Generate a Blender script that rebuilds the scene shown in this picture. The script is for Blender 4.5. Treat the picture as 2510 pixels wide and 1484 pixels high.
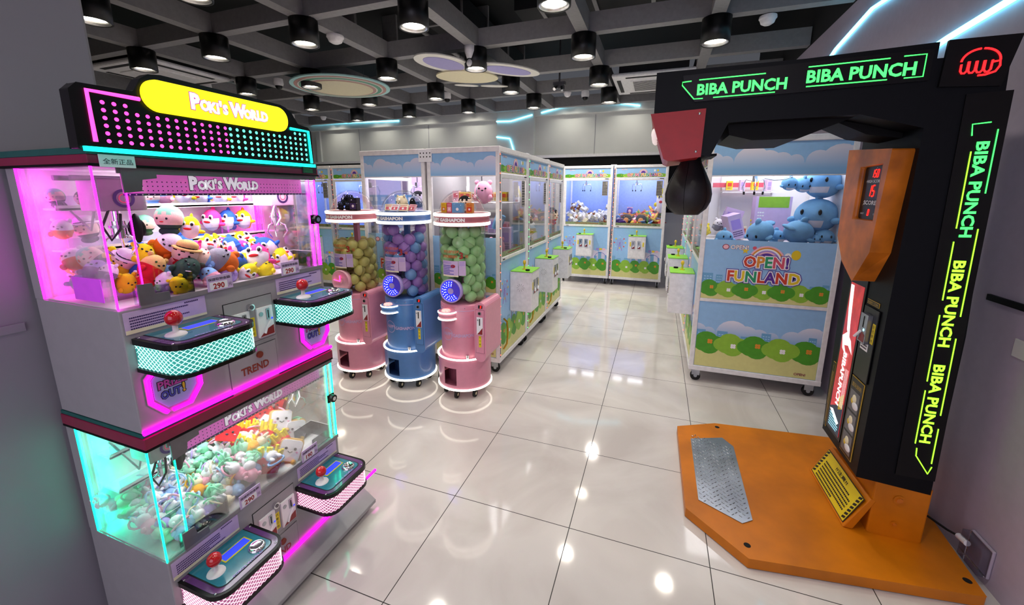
import bpy, math, random
from mathutils import Vector, Matrix, Quaternion
PI = math.pi
random.seed(7)
for o in list(bpy.data.objects): bpy.data.objects.remove(o)
SC = bpy.context.scene; COL = SC.collection

# ------------------------------------------------------------------ camera
cam = bpy.data.cameras.new('camera'); camo = bpy.data.objects.new('camera', cam); COL.objects.link(camo)
cam.sensor_width = 36; cam.lens = 36*998.23/2510
cam.shift_x = (1255-1242.47)/2510; cam.shift_y = (674.14-742)/2510
cam.clip_start = 0.02
PIT, YAW, ROL = .1999, -.3515, -.0015
fw = Vector((math.sin(YAW)*math.cos(PIT), math.cos(YAW)*math.cos(PIT), -math.sin(PIT)))
rt = Vector((math.cos(YAW), -math.sin(YAW), 0)); dn = fw.cross(rt)
r0 = math.cos(ROL)*rt+math.sin(ROL)*dn; d0 = -math.sin(ROL)*rt+math.cos(ROL)*dn
m3 = Matrix((r0, -d0, -fw)).transposed()
camo.matrix_world = Matrix.Translation((2.08908, -1.64586, 1.55142)) @ m3.to_4x4()
SC.camera = camo
SC.view_settings.view_transform = 'Standard'; SC.view_settings.look = 'None'
SC.view_settings.exposure = 0.0; SC.view_settings.gamma = 1; SC.view_settings.use_curve_mapping = False

# ------------------------------------------------------------------ world and lights
W = bpy.data.worlds.new('world'); SC.world = W; W.use_nodes = True
W.node_tree.nodes['Background'].inputs[0].default_value = (.75, .78, .9, 1)
W.node_tree.nodes['Background'].inputs[1].default_value = .10
GX = [-3.15, -2.05, -.93, .18, 1.31, 2.45]; GY = [.48, 1.42, 2.6, 3.7, 4.75]
LAMPS = [(x, y) for x in GX for y in GY if not (x == 2.45 and y > 3.5)]
LAMPS += [(.18, -.6), (1.31, -.6), (2.45, -.6), (1.31, -1.8), (2.9, -1.8)]
LAMP_ON = 35.0
def area(name, loc, rot, sx, sy, power, col):
    l = bpy.data.lights.new(name, 'AREA'); l.shape = 'RECTANGLE'; l.size = sx; l.size_y = sy
    l.energy = power; l.color = col
    o = bpy.data.objects.new(name, l); o.location = loc; o.rotation_euler = rot; COL.objects.link(o); return o
def spot(name, loc, power, col, ang=110, blend=.8):
    l = bpy.data.lights.new(name, 'SPOT'); l.energy = power; l.color = col
    l.spot_size = math.radians(ang); l.spot_blend = blend; l.shadow_soft_size = .07
    o = bpy.data.objects.new(name, l); o.location = loc; COL.objects.link(o); return o
for (x, y) in LAMPS:
    p = LAMP_ON*(.6 if y < 0 or x < -1.5 else 1)
    if y < -1: p *= .5
    spot('downlight_light', (x, y, 2.835), p*(3 if y > 4.5 else 1), (1, .95, .86), 150 if y > 4.5 else 110)
area('front_fill_light', (1.6, -3.85, 1.7), (PI/2, 0, 0), 3.2, 2.4, 48, (.86, .82, 1))  # unseen soft fill added behind the camera

for x in (-4.9, -3.7, -2.6, -1.5, .45, 1.5, 2.6):  # added spots with no fixture, put in to throw scallops on the far wall
    o = spot('wall_scallop_fill', (x, 5.88, 3.12), 50, (1, .97, .84), 125, 1); o.rotation_euler = (math.radians(24), 0, 0)
# ------------------------------------------------------------------ materials
def lin(c):
    if isinstance(c, str):
        c = c.lstrip('#'); c = [int(c[i:i+2], 16)/255 for i in (0, 2, 4)]
    return tuple(((v/12.92) if v <= .04045 else ((v+.055)/1.055)**2.4) for v in c[:3])+(1,)
MC = {}
def mat(name, col='#ffffff', rough=.5, metal=0, emit=0, ecol=None, noise=.05, nscale=30, bump=0, coat=0, spec=.5):
    if name in MC: return name
    m = bpy.data.materials.new(name); m.use_nodes = True; nt = m.node_tree; b = nt.nodes['Principled BSDF']
    c = lin(col)
    tc = nt.nodes.new('ShaderNodeTexCoord'); n = nt.nodes.new('ShaderNodeTexNoise'); n.inputs['Scale'].default_value = nscale
    n.inputs['Detail'].default_value = 3
    nt.links.new(tc.outputs['Object'], n.inputs['Vector'])
    r = nt.nodes.new('ShaderNodeValToRGB'); r.color_ramp.elements[0].position = .3; r.color_ramp.elements[1].position = .7
    r.color_ramp.elements[0].color = tuple(v*(1-noise*2) for v in c[:3])+(1,); r.color_ramp.elements[1].color = tuple(min(1, v*(1+noise)) for v in c[:3])+(1,)
    nt.links.new(n.outputs['Fac'], r.inputs['Fac']); nt.links.new(r.outputs['Color'], b.inputs['Base Color'])
    b.inputs['Roughness'].default_value = rough; b.inputs['Metallic'].default_value = metal
    b.inputs['Specular IOR Level'].default_value = spec
    if coat: b.inputs['Coat Weight'].default_value = coat; b.inputs['Coat Roughness'].default_value = .05
    if emit: b.inputs['Emission Color'].default_value = lin(ecol or col); b.inputs['Emission Strength'].default_value = emit
    if bump:
        n2 = nt.nodes.new('ShaderNodeTexNoise'); n2.inputs['Scale'].default_value = nscale*6; nt.links.new(tc.outputs['Object'], n2.inputs['Vector'])
        bp = nt.nodes.new('ShaderNodeBump'); bp.inputs['Strength'].default_value = bump; bp.inputs['Distance'].default_value = .002
        nt.links.new(n2.outputs['Fac'], bp.inputs['Height']); nt.links.new(bp.outputs['Normal'], b.inputs['Normal'])
    MC[name] = m; return name
def glass(name, tint='#ffffff', refl=.8, trans=.97):
    m = bpy.data.materials.new(name); m.use_nodes = True; nt = m.node_tree; nt.nodes.clear()
    out = nt.nodes.new('ShaderNodeOutputMaterial'); mx = nt.nodes.new('ShaderNodeMixShader')
    t = nt.nodes.new('ShaderNodeBsdfTransparent'); c = lin(tint); t.inputs[0].default_value = tuple(v*trans for v in c[:3])+(1,)
    g = nt.nodes.new('ShaderNodeBsdfGlossy'); g.inputs['Roughness'].default_value = .02
    f = nt.nodes.new('ShaderNodeFresnel'); f.inputs[0].default_value = 1.45
    mu = nt.nodes.new('ShaderNodeMath'); mu.operation = 'MULTIPLY'; mu.inputs[1].default_value = refl
    nt.links.new(f.outputs[0], mu.inputs[0]); nt.links.new(mu.outputs[0], mx.inputs[0]); nt.links.new(t.outputs[0], mx.inputs[1])
    nt.links.new(g.outputs[0], mx.inputs[2]); nt.links.new(mx.outputs[0], out.inputs[0]); MC[name] = m; return name
glass('clear_glass', refl=.55); glass('dusty_glass', refl=.5)
def dusty(n):
    nt = MC[n].node_tree; out = [x for x in nt.nodes if x.type == 'OUTPUT_MATERIAL'][0]; src = out.inputs[0].links[0].from_socket
    d = nt.nodes.new('ShaderNodeBsdfDiffuse'); d.inputs[0].default_value = (.9, .9, .9, 1); t = nt.nodes.new('ShaderNodeBsdfTranslucent'); t.inputs[0].default_value = (.9, .9, .9, 1)
    a = nt.nodes.new('ShaderNodeAddShader'); nt.links.new(d.outputs[0], a.inputs[0]); nt.links.new(t.outputs[0], a.inputs[1])
    tc = nt.nodes.new('ShaderNodeTexCoord'); no = nt.nodes.new('ShaderNodeTexNoise'); no.inputs['Scale'].default_value = 22; no.inputs['Detail'].default_value = 6; nt.links.new(tc.outputs['Object'], no.inputs['Vector'])
    mr = nt.nodes.new('ShaderNodeMapRange'); mr.inputs[1].default_value = .35; mr.inputs[2].default_value = .7; mr.inputs[3].default_value = .01; mr.inputs[4].default_value = .075; nt.links.new(no.outputs['Fac'], mr.inputs[0])
    m = nt.nodes.new('ShaderNodeMixShader'); nt.links.new(mr.outputs[0], m.inputs[0]); nt.links.new(src, m.inputs[1]); nt.links.new(a.outputs[0], m.inputs[2]); nt.links.new(m.outputs[0], out.inputs[0])
dusty('dusty_glass')
glass('acrylic', '#f4f8ff', .9, .93); glass('dome_acrylic', '#ffffff', .4, .985)
mat('white_paint', '#e9e6e8', .35); mat('grey_body', '#9c999d', .45, noise=.02); mat('panel_grey', '#8f8b8e', .4, .3)
mat('door_grey', '#77757a', .4, .5)
mat('black_gloss', '#060608', .3, spec=.3); mat('black_matte', '#050506', .6, spec=.2); mat('dark_gap', '#030303', .9)
mat('navy_black', '#03060d', .5, spec=.2); mat('rubber', '#111112', .7); mat('screw', '#c9c9cc', .25, 1)
mat('chrome', '#dddde0', .12, 1); mat('brass', '#c79b35', .25, 1)
mat('steel', '#b3b7be', .32, 1, nscale=8, noise=.15)
mat('orange_paint', '#cc7406', .42, nscale=5, noise=.12, spec=.35); mat('orange_plastic', '#d0741e', .35, nscale=9, noise=.2, spec=.4)
mat('red_plastic', '#a80c14', .4); mat('red_ball', '#c4141a', .15, coat=.6)
mat('maroon', '#8a1440', .4); mat('teal_trim', '#0b5a55', .4)
mat('green_led', '#3dff5e', .5, emit=2.6, noise=0); mat('lime_led', '#8dff2c', .5, emit=2.6, noise=0)
mat('red_led', '#ff1a1e', .5, emit=3.2, noise=0); mat('seg_red', '#ff1508', .5, emit=5, noise=0)
mat('magenta_led', '#ff08d8', .5, emit=5, noise=0); mat('pink_led', '#ff3fa0', .5, emit=2.6, noise=0)
mat('teal_led', '#1effc8', .5, emit=3.2, noise=0); mat('teal_bar', '#10ffd8', .5, emit=2.5, noise=0)
mat('mint_led', '#5affc8', .5, emit=2.2, noise=0)
mat('violet_led', '#ff10ee', .5, emit=14, noise=0); mat('aqua_led', '#06ffbc', .5, emit=9, noise=0)
mat('sky_led', '#7ae4ff', .5, emit=5, noise=0); mat('white_led', '#fff8f0', .5, emit=6, noise=0)
mat('warm_ring', '#fff6e4', .5, emit=3.5, noise=0); mat('blue_led', '#1c22ff', .5, emit=2.2, noise=0)
mat('yellow_sign', '#fff21a', .5, emit=1.25, noise=0); mat('banner_white_glow', '#f6f0fa', .5, emit=.5, noise=0); mat('sign_white', '#f4eaff', .5, emit=1.15, noise=0)  # banner letters brightened by emission in the material, nothing backlights them
mat('sign_pink', '#b02898', .5, emit=.6, noise=0); mat('lamp_bulb', '#fff3dc', .5, emit=30, noise=0)
mat('string_red', '#ff5a40', .5, emit=4, noise=0); mat('string_green', '#3cff6a', .5, emit=4, noise=0)
mat('lcd_blue', '#2a3cf0', .3, emit=1.0, noise=0)
mat('pink_body', '#dd8ea6', .35, noise=.02, coat=.3); mat('blue_body', '#4f82c2', .35, noise=.02, coat=.3)
mat('pink_band', '#a8606c', .4); mat('blue_band', '#3f62a0', .4); mat('pink_dark', '#8e4a60', .5); mat('blue_dark', '#1e3c70', .5)
mat('art_sky', '#94c0ea', .4, noise=.02); mat('art_sky_deep', '#5f9fd2', .4, noise=.02); mat('art_cloud', '#d9d4ea', .45, noise=.03, nscale=6)
mat('art_white', '#f5f2f4', .4, noise=0); mat('art_green', '#4c9c24', .45, noise=.04); mat('art_lime', '#8fc03a', .45, noise=.04)
mat('art_sand', '#d8d48c', .45, noise=.02); mat('art_purple', '#5b2f98', .4, noise=0); mat('art_red', '#d0422a', .4, noise=0)
mat('art_yellow', '#e8c82a', .4, noise=0); mat('art_teal', '#2a9a68', .4, noise=0); mat('art_pink', '#d8566c', .4, noise=0)
mat('art_orange', '#e09030', .4, noise=0); mat('art_city', '#6aa4d0', .4, noise=0); mat('art_palecity', '#a9d4f0', .4, noise=0)
mat('art_lilac', '#a58ad8', .4, noise=0); mat('art_blush', '#f0b8c4', .4, noise=0); mat('art_outline', '#8c2f4c', .4, noise=0)
mat('label_lilac', '#cdb4dc', .5, noise=.03); mat('label_white', '#efeef2', .5, noise=.01); mat('label_cream', '#efe6c4', .5)
mat('ink', '#15121c', .6, noise=0); mat('ink_purple', '#3a2460', .6, noise=0); mat('ink_red', '#a01818', .6, noise=0); mat('ink_orange', '#d05a30', .6, noise=0)
mat('yellow_label', '#e6cf1e', .45, noise=.02); mat('gold_ink', '#c8a23c', .5, noise=0)
mat('ceiling_black', '#121214', .9); mat('beam_grey', '#8a888a', .6, noise=.05); mat('duct', '#1c1c1f', .7)
mat('lamp_black', '#08080a', .4); mat('reflector', '#e8e8e8', .3, 1)
mat('trend_copper', '#8a3a2c', .4, .4); mat('metal_grey', '#6f6d72', .35, .8)
mat('green_top', '#8cd43c', .4); mat('pink_banner_glow', '#e070c8', .4, noise=.02, emit=.45); mat('console_teal', '#1d7d92', .25, coat=.8, noise=.06, nscale=60)  # pink banner hangs in shade; its emission stands in for light falling on it
mat('console_purple', '#5c3070', .25, coat=.8); mat('console_yellow', '#c8c030', .3)
mat('lattice_teal', '#34a89c', .4, emit=.28, noise=0); mat('lattice_white', '#c8fff6', .4, emit=1.3, noise=0)
mat('lattice_rose', '#b46a92', .4, emit=.28, noise=0); mat('lattice_rosew', '#ffdce8', .4, emit=1.2, noise=0)
mat('fur_floor', '#e8e4f0', .9)
def floor_mat():
    m = bpy.data.materials.new('floor_tiles'); m.use_nodes = True; nt = m.node_tree; b = nt.nodes['Principled BSDF']; N = nt.nodes.new; L = nt.links.new
    g = N('ShaderNodeNewGeometry'); s = N('ShaderNodeSeparateXYZ'); L(g.outputs['Position'], s.inputs[0])
    def grid(o):
        d = N('ShaderNodeMath'); d.operation = 'DIVIDE'; d.inputs[1].default_value = .6; L(s.outputs[o], d.inputs[0])
        f = N('ShaderNodeMath'); f.operation = 'PINGPONG'; f.inputs[1].default_value = .5; L(d.outputs[0], f.inputs[0])
        c = N('ShaderNodeMath'); c.operation = 'LESS_THAN'; c.inputs[1].default_value = .0032; L(f.outputs[0], c.inputs[0]); return c
    a, c = grid(0), grid(1); mx = N('ShaderNodeMath'); mx.operation = 'MAXIMUM'; L(a.outputs[0], mx.inputs[0]); L(c.outputs[0], mx.inputs[1])
    n = N('ShaderNodeTexNoise'); n.inputs['Scale'].default_value = 1.6; n.inputs['Detail'].default_value = 8; n.inputs['Distortion'].default_value = 1.2; L(g.outputs['Position'], n.inputs['Vector'])
    r = N('ShaderNodeValToRGB'); r.color_ramp.elements[0].color = lin('#c2bbb8'); r.color_ramp.elements[1].color = lin('#d4cfcc'); r.color_ramp.elements[0].position = .35; r.color_ramp.elements[1].position = .62
    L(n.outputs['Fac'], r.inputs[0])
    mi = N('ShaderNodeMix'); mi.data_type = 'RGBA'; L(mx.outputs[0], mi.inputs[0]); L(r.outputs[0], mi.inputs[6]); mi.inputs[7].default_value = lin('#2a2625'); L(mi.outputs[2], b.inputs['Base Color'])
    ro = N('ShaderNodeMapRange'); ro.inputs[3].default_value = .07; ro.inputs[4].default_value = .6; L(mx.outputs[0], ro.inputs[0]); L(ro.outputs[0], b.inputs['Roughness'])
    b.inputs['Specular IOR Level'].default_value = .55
    MC['floor_tiles'] = m
floor_mat()
def grad_mat(name, z0, z1, c0, c1, noise=.02):   # printed gradient between two heights of the panel
    m = bpy.data.materials.new(name); m.use_nodes = True; nt = m.node_tree; b = nt.nodes['Principled BSDF']; N = nt.nodes.new; L = nt.links.new
    g = N('ShaderNodeNewGeometry'); s = N('ShaderNodeSeparateXYZ'); L(g.outputs['Position'], s.inputs[0])
    r = N('ShaderNodeMapRange'); r.inputs[1].default_value = z0; r.inputs[2].default_value = z1; L(s.outputs[2], r.inputs[0])
    mi = N('ShaderNodeMix'); mi.data_type = 'RGBA'; L(r.outputs[0], mi.inputs[0]); mi.inputs[6].default_value = lin(c0); mi.inputs[7].default_value = lin(c1); L(mi.outputs[2], b.inputs['Base Color'])
    b.inputs['Roughness'].default_value = .4; MC[name] = m; return name
grad_mat('cloud_print_top', 1.70, 1.84, '#94c0ea', '#e2dcee')
grad_mat('cloud_print_big', 1.72, 1.86, '#86b6e2', '#e2deec')
grad_mat('cloud_print_low', .40, .58, '#7aaede', '#f0eaf4')
MW = {}
mat('wall_white', '#d4d4d0', .6, noise=.02, nscale=3); mat('wall_grey', '#8e8c96', .6, noise=.02, nscale=3); mat('wall_lilac', '#b4a8ba', .6, noise=.02)

# ------------------------------------------------------------------ geometry helpers
class Fr:
    def __init__(s, o, r, u): s.o = Vector(o); s.r = Vector(r); s.u = Vector(u); s.n = s.r.cross(s.u)
    def p(s, a, b, c=0): return s.o+s.r*a+s.u*b+s.n*c
    def sh(s, a, b, c=0): return Fr(s.p(a, b, c), s.r, s.u)
    def rot(s, ang): return Fr(s.o, s.r*math.cos(ang)+s.u*math.sin(ang), -s.r*math.sin(ang)+s.u*math.cos(ang))
def FX(x): return Fr((x, 0, 0), (0, 1, 0), (0, 0, 1))      # faces +x, right = +y
def FmX(x): return Fr((x, 0, 0), (0, -1, 0), (0, 0, 1))    # faces -x, right = -y
def FmY(y): return Fr((0, y, 0), (1, 0, 0), (0, 0, 1))     # faces -y, right = +x
def FZ(z): return Fr((0, 0, z), (1, 0, 0), (0, 1, 0))      # faces up
TXT = {}
def text_mesh(s, off=0, shear=0):
    k = (s, off, shear)
    if k in TXT: return TXT[k]
    c = bpy.data.curves.new('t', 'FONT'); c.body = s; c.size = 1; c.offset = off; c.resolution_u = 2; c.shear = shear; c.fill_mode = 'FRONT'
    for i, f in enumerate(c.body_format): f.material_index = min(i, 15)
    for i in range(min(len(s), 16)): c.materials.append(None)
    o = bpy.data.objects.new('t', c); COL.objects.link(o)
    dg = bpy.context.evaluated_depsgraph_get()
    me = bpy.data.meshes.new_from_object(o.evaluated_get(dg))
    vs = [(v.co.x, v.co.y) for v in me.vertices]; fs = [(tuple(p.vertices), p.material_index) for p in me.polygons]
    bpy.data.objects.remove(o); bpy.data.meshes.remove(me); bpy.data.curves.remove(c)
    TXT[k] = (vs, fs); return TXT[k]
class MB:
    def __init__(s): s.v = []; s.f = []; s.m = []; s.sm = []; s.mats = []
    def mi(s, m):
        if m not in s.mats: s.mats.append(m)
        return s.mats.index(m)
    def add(s, vs, fs, m, smooth=False):
        b = len(s.v); s.v += [Vector(v) for v in vs]; i = s.mi(m)
        for f in fs: s.f.append(tuple(b+k for k in f)); s.m.append(i); s.sm.append(smooth)
        return s
    def box(s, x0, y0, z0, x1, y1, z1, m):
        if x0 > x1: x0, x1 = x1, x0
        if y0 > y1: y0, y1 = y1, y0
        if z0 > z1: z0, z1 = z1, z0
        vs = [(x, y, z) for z in (z0, z1) for y in (y0, y1) for x in (x0, x1)]
        return s.add(vs, [(0, 2, 3, 1), (4, 5, 7, 6), (0, 1, 5, 4), (2, 6, 7, 3), (0, 4, 6, 2), (1, 3, 7, 5)], m)
    def fbox(s, fr, a0, b0, c0, a1, b1, c1, m):
        vs = [fr.p(a, b, c) for c in (c0, c1) for b in (b0, b1) for a in (a0, a1)]
        return s.add(vs, [(0, 2, 3, 1), (4, 5, 7, 6), (0, 1, 5, 4), (2, 6, 7, 3), (0, 4, 6, 2), (1, 3, 7, 5)], m)
    def prism(s, pts, fr, c0, c1, m, ms=None):
        n = len(pts); vs = [fr.p(a, b, c0) for a, b in pts]+[fr.p(a, b, c1) for a, b in pts]
        s.add(vs, [tuple(range(n, 2*n)), tuple(range(n-1, -1, -1))], m)
        return s.add(vs, [(i, (i+1) % n, n+(i+1) % n, n+i) for i in range(n)], ms or m)
    def flat(s, pts, fr, c, m): return s.add([fr.p(a, b, c) for a, b in pts], [tuple(range(len(pts)))], m)
    def disc(s, fr, a, b, ra, rb, c, m, n=20):
        return s.flat([(a+ra*math.cos(2*PI*i/n), b+rb*math.sin(2*PI*i/n)) for i in range(n)], fr, c, m)
    def ringflat(s, fr, a, b, r0, r1, c, m, a0=0, a1=2*PI, n=24, sy=1):
        vs = []
        for i in range(n+1):
            t = a0+(a1-a0)*i/n
            vs += [fr.p(a+r0*math.cos(t), b+r0*math.sin(t)*sy, c), fr.p(a+r1*math.cos(t), b+r1*math.sin(t)*sy, c)]
        return s.add(vs, [(2*i, 2*i+1, 2*i+3, 2*i+2) for i in range(n)], m)
    def tube(s, P, r, m, n=8, closed=False, cap=True):
        P = [Vector(p) for p in P]; k = len(P); rs = r if isinstance(r, (list, tuple)) else [r]*k
        vs = []; up = None
        for i in range(k):
            a = P[(i-1) % k] if (closed or i) else P[i]; b = P[(i+1) % k] if (closed or i < k-1) else P[i]
            t = (b-a)
            t = t.normalized() if t.length > 1e-9 else Vector((0, 0, 1))
            if up is None: up = Vector((0, 0, 1)) if abs(t.z) < .9 else Vector((1, 0, 0))
            u = (up-t*up.dot(t)); u = u.normalized() if u.length > 1e-6 else t.orthogonal().normalized(); up = u; w = t.cross(u)
            vs += [P[i]+(u*math.cos(2*PI*j/n)+w*math.sin(2*PI*j/n))*rs[i] for j in range(n)]
        fs = []
        for i in range(k if closed else k-1):
            q = (i+1) % k
            fs += [(i*n+j, i*n+(j+1) % n, q*n+(j+1) % n, q*n+j) for j in range(n)]
        s.add(vs, fs, m, True)
        if cap and not closed: s.add(vs, [tuple(range(n-1, -1, -1)), tuple((k-1)*n+j for j in range(n))], m)
        return s
    def lathe(s, o, pr, m, n=32, a0=0, a1=2*PI, fr=None, smooth=True):
        fr = fr or Fr(o, (1, 0, 0), (0, 1, 0)); full = abs(a1-a0-2*PI) < 1e-6; k = n if full else n+1; vs = []
        for r, z in pr: vs += [fr.p(r*math.cos(a0+(a1-a0)*i/n), r*math.sin(a0+(a1-a0)*i/n), z) for i in range(k)]
        fs = []
        for q in range(len(pr)-1):
            for i in range(n):
                j = (i+1) % k; fs.append((q*k+i, q*k+j, (q+1)*k+j, (q+1)*k+i))
        return s.add(vs, fs, m, smooth)
    def cyl(s, a, b, r, m, n=16): return s.tube([a, b], r, m, n)
    def ell(s, c, rad, m, R=None, nu=14, nv=9, pw=1, fn=None):
        c = Vector(c); vs = []; R = R or Matrix.Identity(3)
        for j in range(nv+1):
            ph = PI*j/nv-PI/2
            for i in range(nu):
                t = 2*PI*i/nu; d = Vector((math.cos(ph)*math.cos(t), math.cos(ph)*math.sin(t), math.sin(ph)))
                if pw != 1: d = Vector([math.copysign(abs(x)**pw, x) for x in d])
                vs.append(c+R@Vector((d.x*rad[0], d.y*rad[1], d.z*rad[2])))
        fs = [(j*nu+i, j*nu+(i+1) % nu, (j+1)*nu+(i+1) % nu, (j+1)*nu+i) for j in range(nv) for i in range(nu)]
        b = len(s.v); s.add(vs, fs, m, True)
        if fn:
            base = len(s.f)-len(fs)
            for q, (j, i) in enumerate([(j, i) for j in range(nv) for i in range(nu)]):
                ph = PI*(j+.5)/nv-PI/2; t = 2*PI*(i+.5)/nu
                mm = fn(Vector((math.cos(ph)*math.cos(t), math.cos(ph)*math.sin(t), math.sin(ph))))
                if mm: s.m[base+q] = s.mi(mm)
        return s
    def text(s, st, fr, h, m, off=0, c=.001, w=None, align='L', shear=0, stretch=1, depth=0):
        """h = cap height; w = fit width; m may be a list of materials, one per letter"""
        vs, fs = text_mesh(st, off, shear)
        if not vs: return s
        r = text_mesh(st, 0, shear)[0]; x0 = min(v[0] for v in r); x1 = max(v[0] for v in r); y0 = min(v[1] for v in r); y1 = max(v[1] for v in r)
        sy = h/(y1-y0); sx = (w/(x1-x0)) if w else sy*stretch; tw = (x1-x0)*sx; ox = {'L': 0, 'C': -tw/2, 'R': -tw}[align]
        kv = {i: k for f, k in fs for i in f}; P = [fr.p(ox+(v[0]-x0)*sx, (v[1]-y0)*sy, c+(.00012 if kv.get(i, 0) % 2 else 0)) for i, v in enumerate(vs)]; b = len(s.v); s.v += P
        for f, k in fs:
            s.f.append(tuple(b+i for i in f)); s.m.append(s.mi(m[k % len(m)] if isinstance(m, (list, tuple)) else m)); s.sm.append(False)
        return s
    def lines(s, fr, a0, b0, a1, b1, n, m, c=.0012, seed=1):   # greeked small print
        rr = random.Random(seed); h = (b1-b0)/n
        for i in range(n):
            x = a0; y = b0+h*i+h*.25; end = a1-(a1-a0)*rr.choice([0, 0, .1, .35])
            while x < end:
                w = min(h*rr.uniform(.4, .6), end-x)
                s.flat([(x, y), (x+w, y), (x+w, y+h*.5), (x, y+h*.5)], fr, c, m); x += w+h*.14
        return s
    def build(s, name, parent=None, bevel=0, seg=2, keep=False):
        me = bpy.data.meshes.new(name)
        if keep: off = Vector((0, 0, 0))
        elif parent is None:
            xs = [v.x for v in s.v]; ys = [v.y for v in s.v]; zs = [v.z for v in s.v]
            off = Vector(((min(xs)+max(xs))/2, (min(ys)+max(ys))/2, min(zs)))
        else:
            off = Vector((0, 0, 0)); q = parent
            while q: off = off+q.location; q = q.parent
        me.from_pydata([tuple(v-off) for v in s.v], [], s.f); me.update()
        for n in s.mats: me.materials.append(MC[n])
        me.polygons.foreach_set('material_index', s.m); me.polygons.foreach_set('use_smooth', s.sm)
        o = bpy.data.objects.new(name, me); COL.objects.link(o)
        if parent is None: o.location = off
        else: o.parent = parent
        if bevel:
            b = o.modifiers.new('bevel', 'BEVEL'); b.width = bevel; b.segments = seg; b.limit_method = 'ANGLE'; b.angle_limit = math.radians(40)
        return o
def tag(o, label=None, cat=None, group=None, kind=None):
    if label: o['label'] = label
    if cat: o['category'] = cat
    if group: o['group'] = group
    if kind: o['kind'] = kind
    return o
def thing(name, label, cat, loc=(0, 0, 0), group=None):
    o = bpy.data.objects.new(name, None); o.empty_display_size = .05; COL.objects.link(o); o.location = loc
    return tag(o, label, cat, group)
def kids(o): return [c for c in bpy.data.objects if c.parent == o]
def dup(o, loc=None, rot=None, label=None, group=None, scale=None, parent=None):
    c = o.copy(); COL.objects.link(c); c.parent = parent
    if loc is not None: c.location = loc
    if rot is not None: c.rotation_euler = rot
    if scale is not None: c.scale = (scale,)*3 if not isinstance(scale, tuple) else scale
    if label: c['label'] = label
    if group: c['group'] = group
    for k in KIDS.setdefault(o, kids(o)): dup(k, parent=c)
    return c
KIDS = {}
def rrect(x0, y0, x1, y1, r, n=5):
    P = []
    for cx, cy, a in ((x1-r, y0+r, -PI/2), (x1-r, y1-r, 0), (x0+r, y1-r, PI/2), (x0+r, y0+r, PI)):
        P += [(cx+r*math.cos(a+PI/2*i/n), cy+r*math.sin(a+PI/2*i/n)) for i in range(n+1)]
    return P
def struct(mb, name, **k): return tag(mb.build(name, **k), kind='structure')

# ================================================================== ROOM
XR = 3.43; YF = 6.3; XW = .36
b = MB().box(-7, -4, -.05, XR, YF, 0, 'floor_tiles'); struct(b, 'floor')
b = MB().box(-7, -4, 3.95, XR, YF+.2, 4.0, 'ceiling_black'); struct(b, 'ceiling')
# ceiling grid: every long beam is one piece of the setting
n = 0
for x in GX+[-4.3, -5.4]:
    n += 1; b = MB().box(x-.055, -4, 3.02, x+.055, 5.9, 3.2, 'beam_grey'); struct(b, 'trim_%d' % n)
for y in GY+[5.85, -.6, -1.75]:
    n += 1; b = MB().box(-7, y-.05, 3.025, 3.42, y+.05, 3.195, 'beam_grey'); struct(b, 'trim_%d' % n)
# far wall: upper fascia, recessed panels, ledge and black strip
b = MB(); b.box(-7, YF, 0, XR, YF+.2, 3.24, 'wall_white')
b.box(-7, YF-.10, 2.95, -1.0, YF, 3.24, 'wall_white')
b.box(-.24, YF-.10, 2.97, XR, YF, 3.24, 'wall_white')
b.box(-1.0, YF-.12, 0, -.24, YF, 3.24, 'wall_white')
b.box(-5.62, YF-.05, 2.2, -5.5, YF, 2.95, 'wall_white')
struct(b, 'wall_far', bevel=.004)
b = MB(); b.box(-5.9, YF-.13, 2.2, XR, YF-.001, 2.25, 'white_paint'); struct(b, 'trim_20')
b = MB(); b.box(-7, YF-.03, 1.2, -1.0, YF-.001, 2.2, 'black_matte'); b.box(-.24, YF-.03, 1.2, XR, YF-.001, 2.2, 'black_matte'); b.box(-1.0, YF-.15, 1.2, -.24, YF-.12, 2.2, 'black_matte'); struct(b, 'trim_21')
for k, x in enumerate((-4.4, -2.6, .9, 2.2)):
    b = MB(); b.box(x-.004, YF-.004, 2.25, x+.004, YF-.0005, 2.95, 'wall_grey'); struct(b, 'trim_%d' % (30+k))
# right wall
b = MB(); b.box(XR, -4, 0, XR+.15, YF, 3.02, 'wall_lilac'); b.box(XR, -4, 3.02, XR+.15, YF, 3.95, 'ceiling_black'); struct(b, 'wall_right')
b = MB(); b.box(XR-.012, -4, 1.11, XR-.0005, .62, 1.135, 'black_matte'); struct(b, 'trim_22')
b = MB(); b.box(XR-.006, -4, .93, XR-.0005, .44, 1.0, 'wall_white'); struct(b, 'trim_23')
# left pillar, left wall, wall behind the camera
b = MB(); b.box(-.9, -4, 0, XW, -.775, 3.95, 'wall_grey'); struct(b, 'wall_left', bevel=.01)
b = MB(); b.box(XW-.0005, -4, 1.15, XW+.006, -1.06, 1.175, 'wall_grey'); struct(b, 'trim_24')
b = MB(); b.box(-7.15, -4, 0, -7, YF, 3.95, 'wall_white'); struct(b, 'wall_side')
b = MB(); b.box(-7, -4.15, 0, XR, -4, 3.95, 'wall_grey'); struct(b, 'wall_back')
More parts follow.
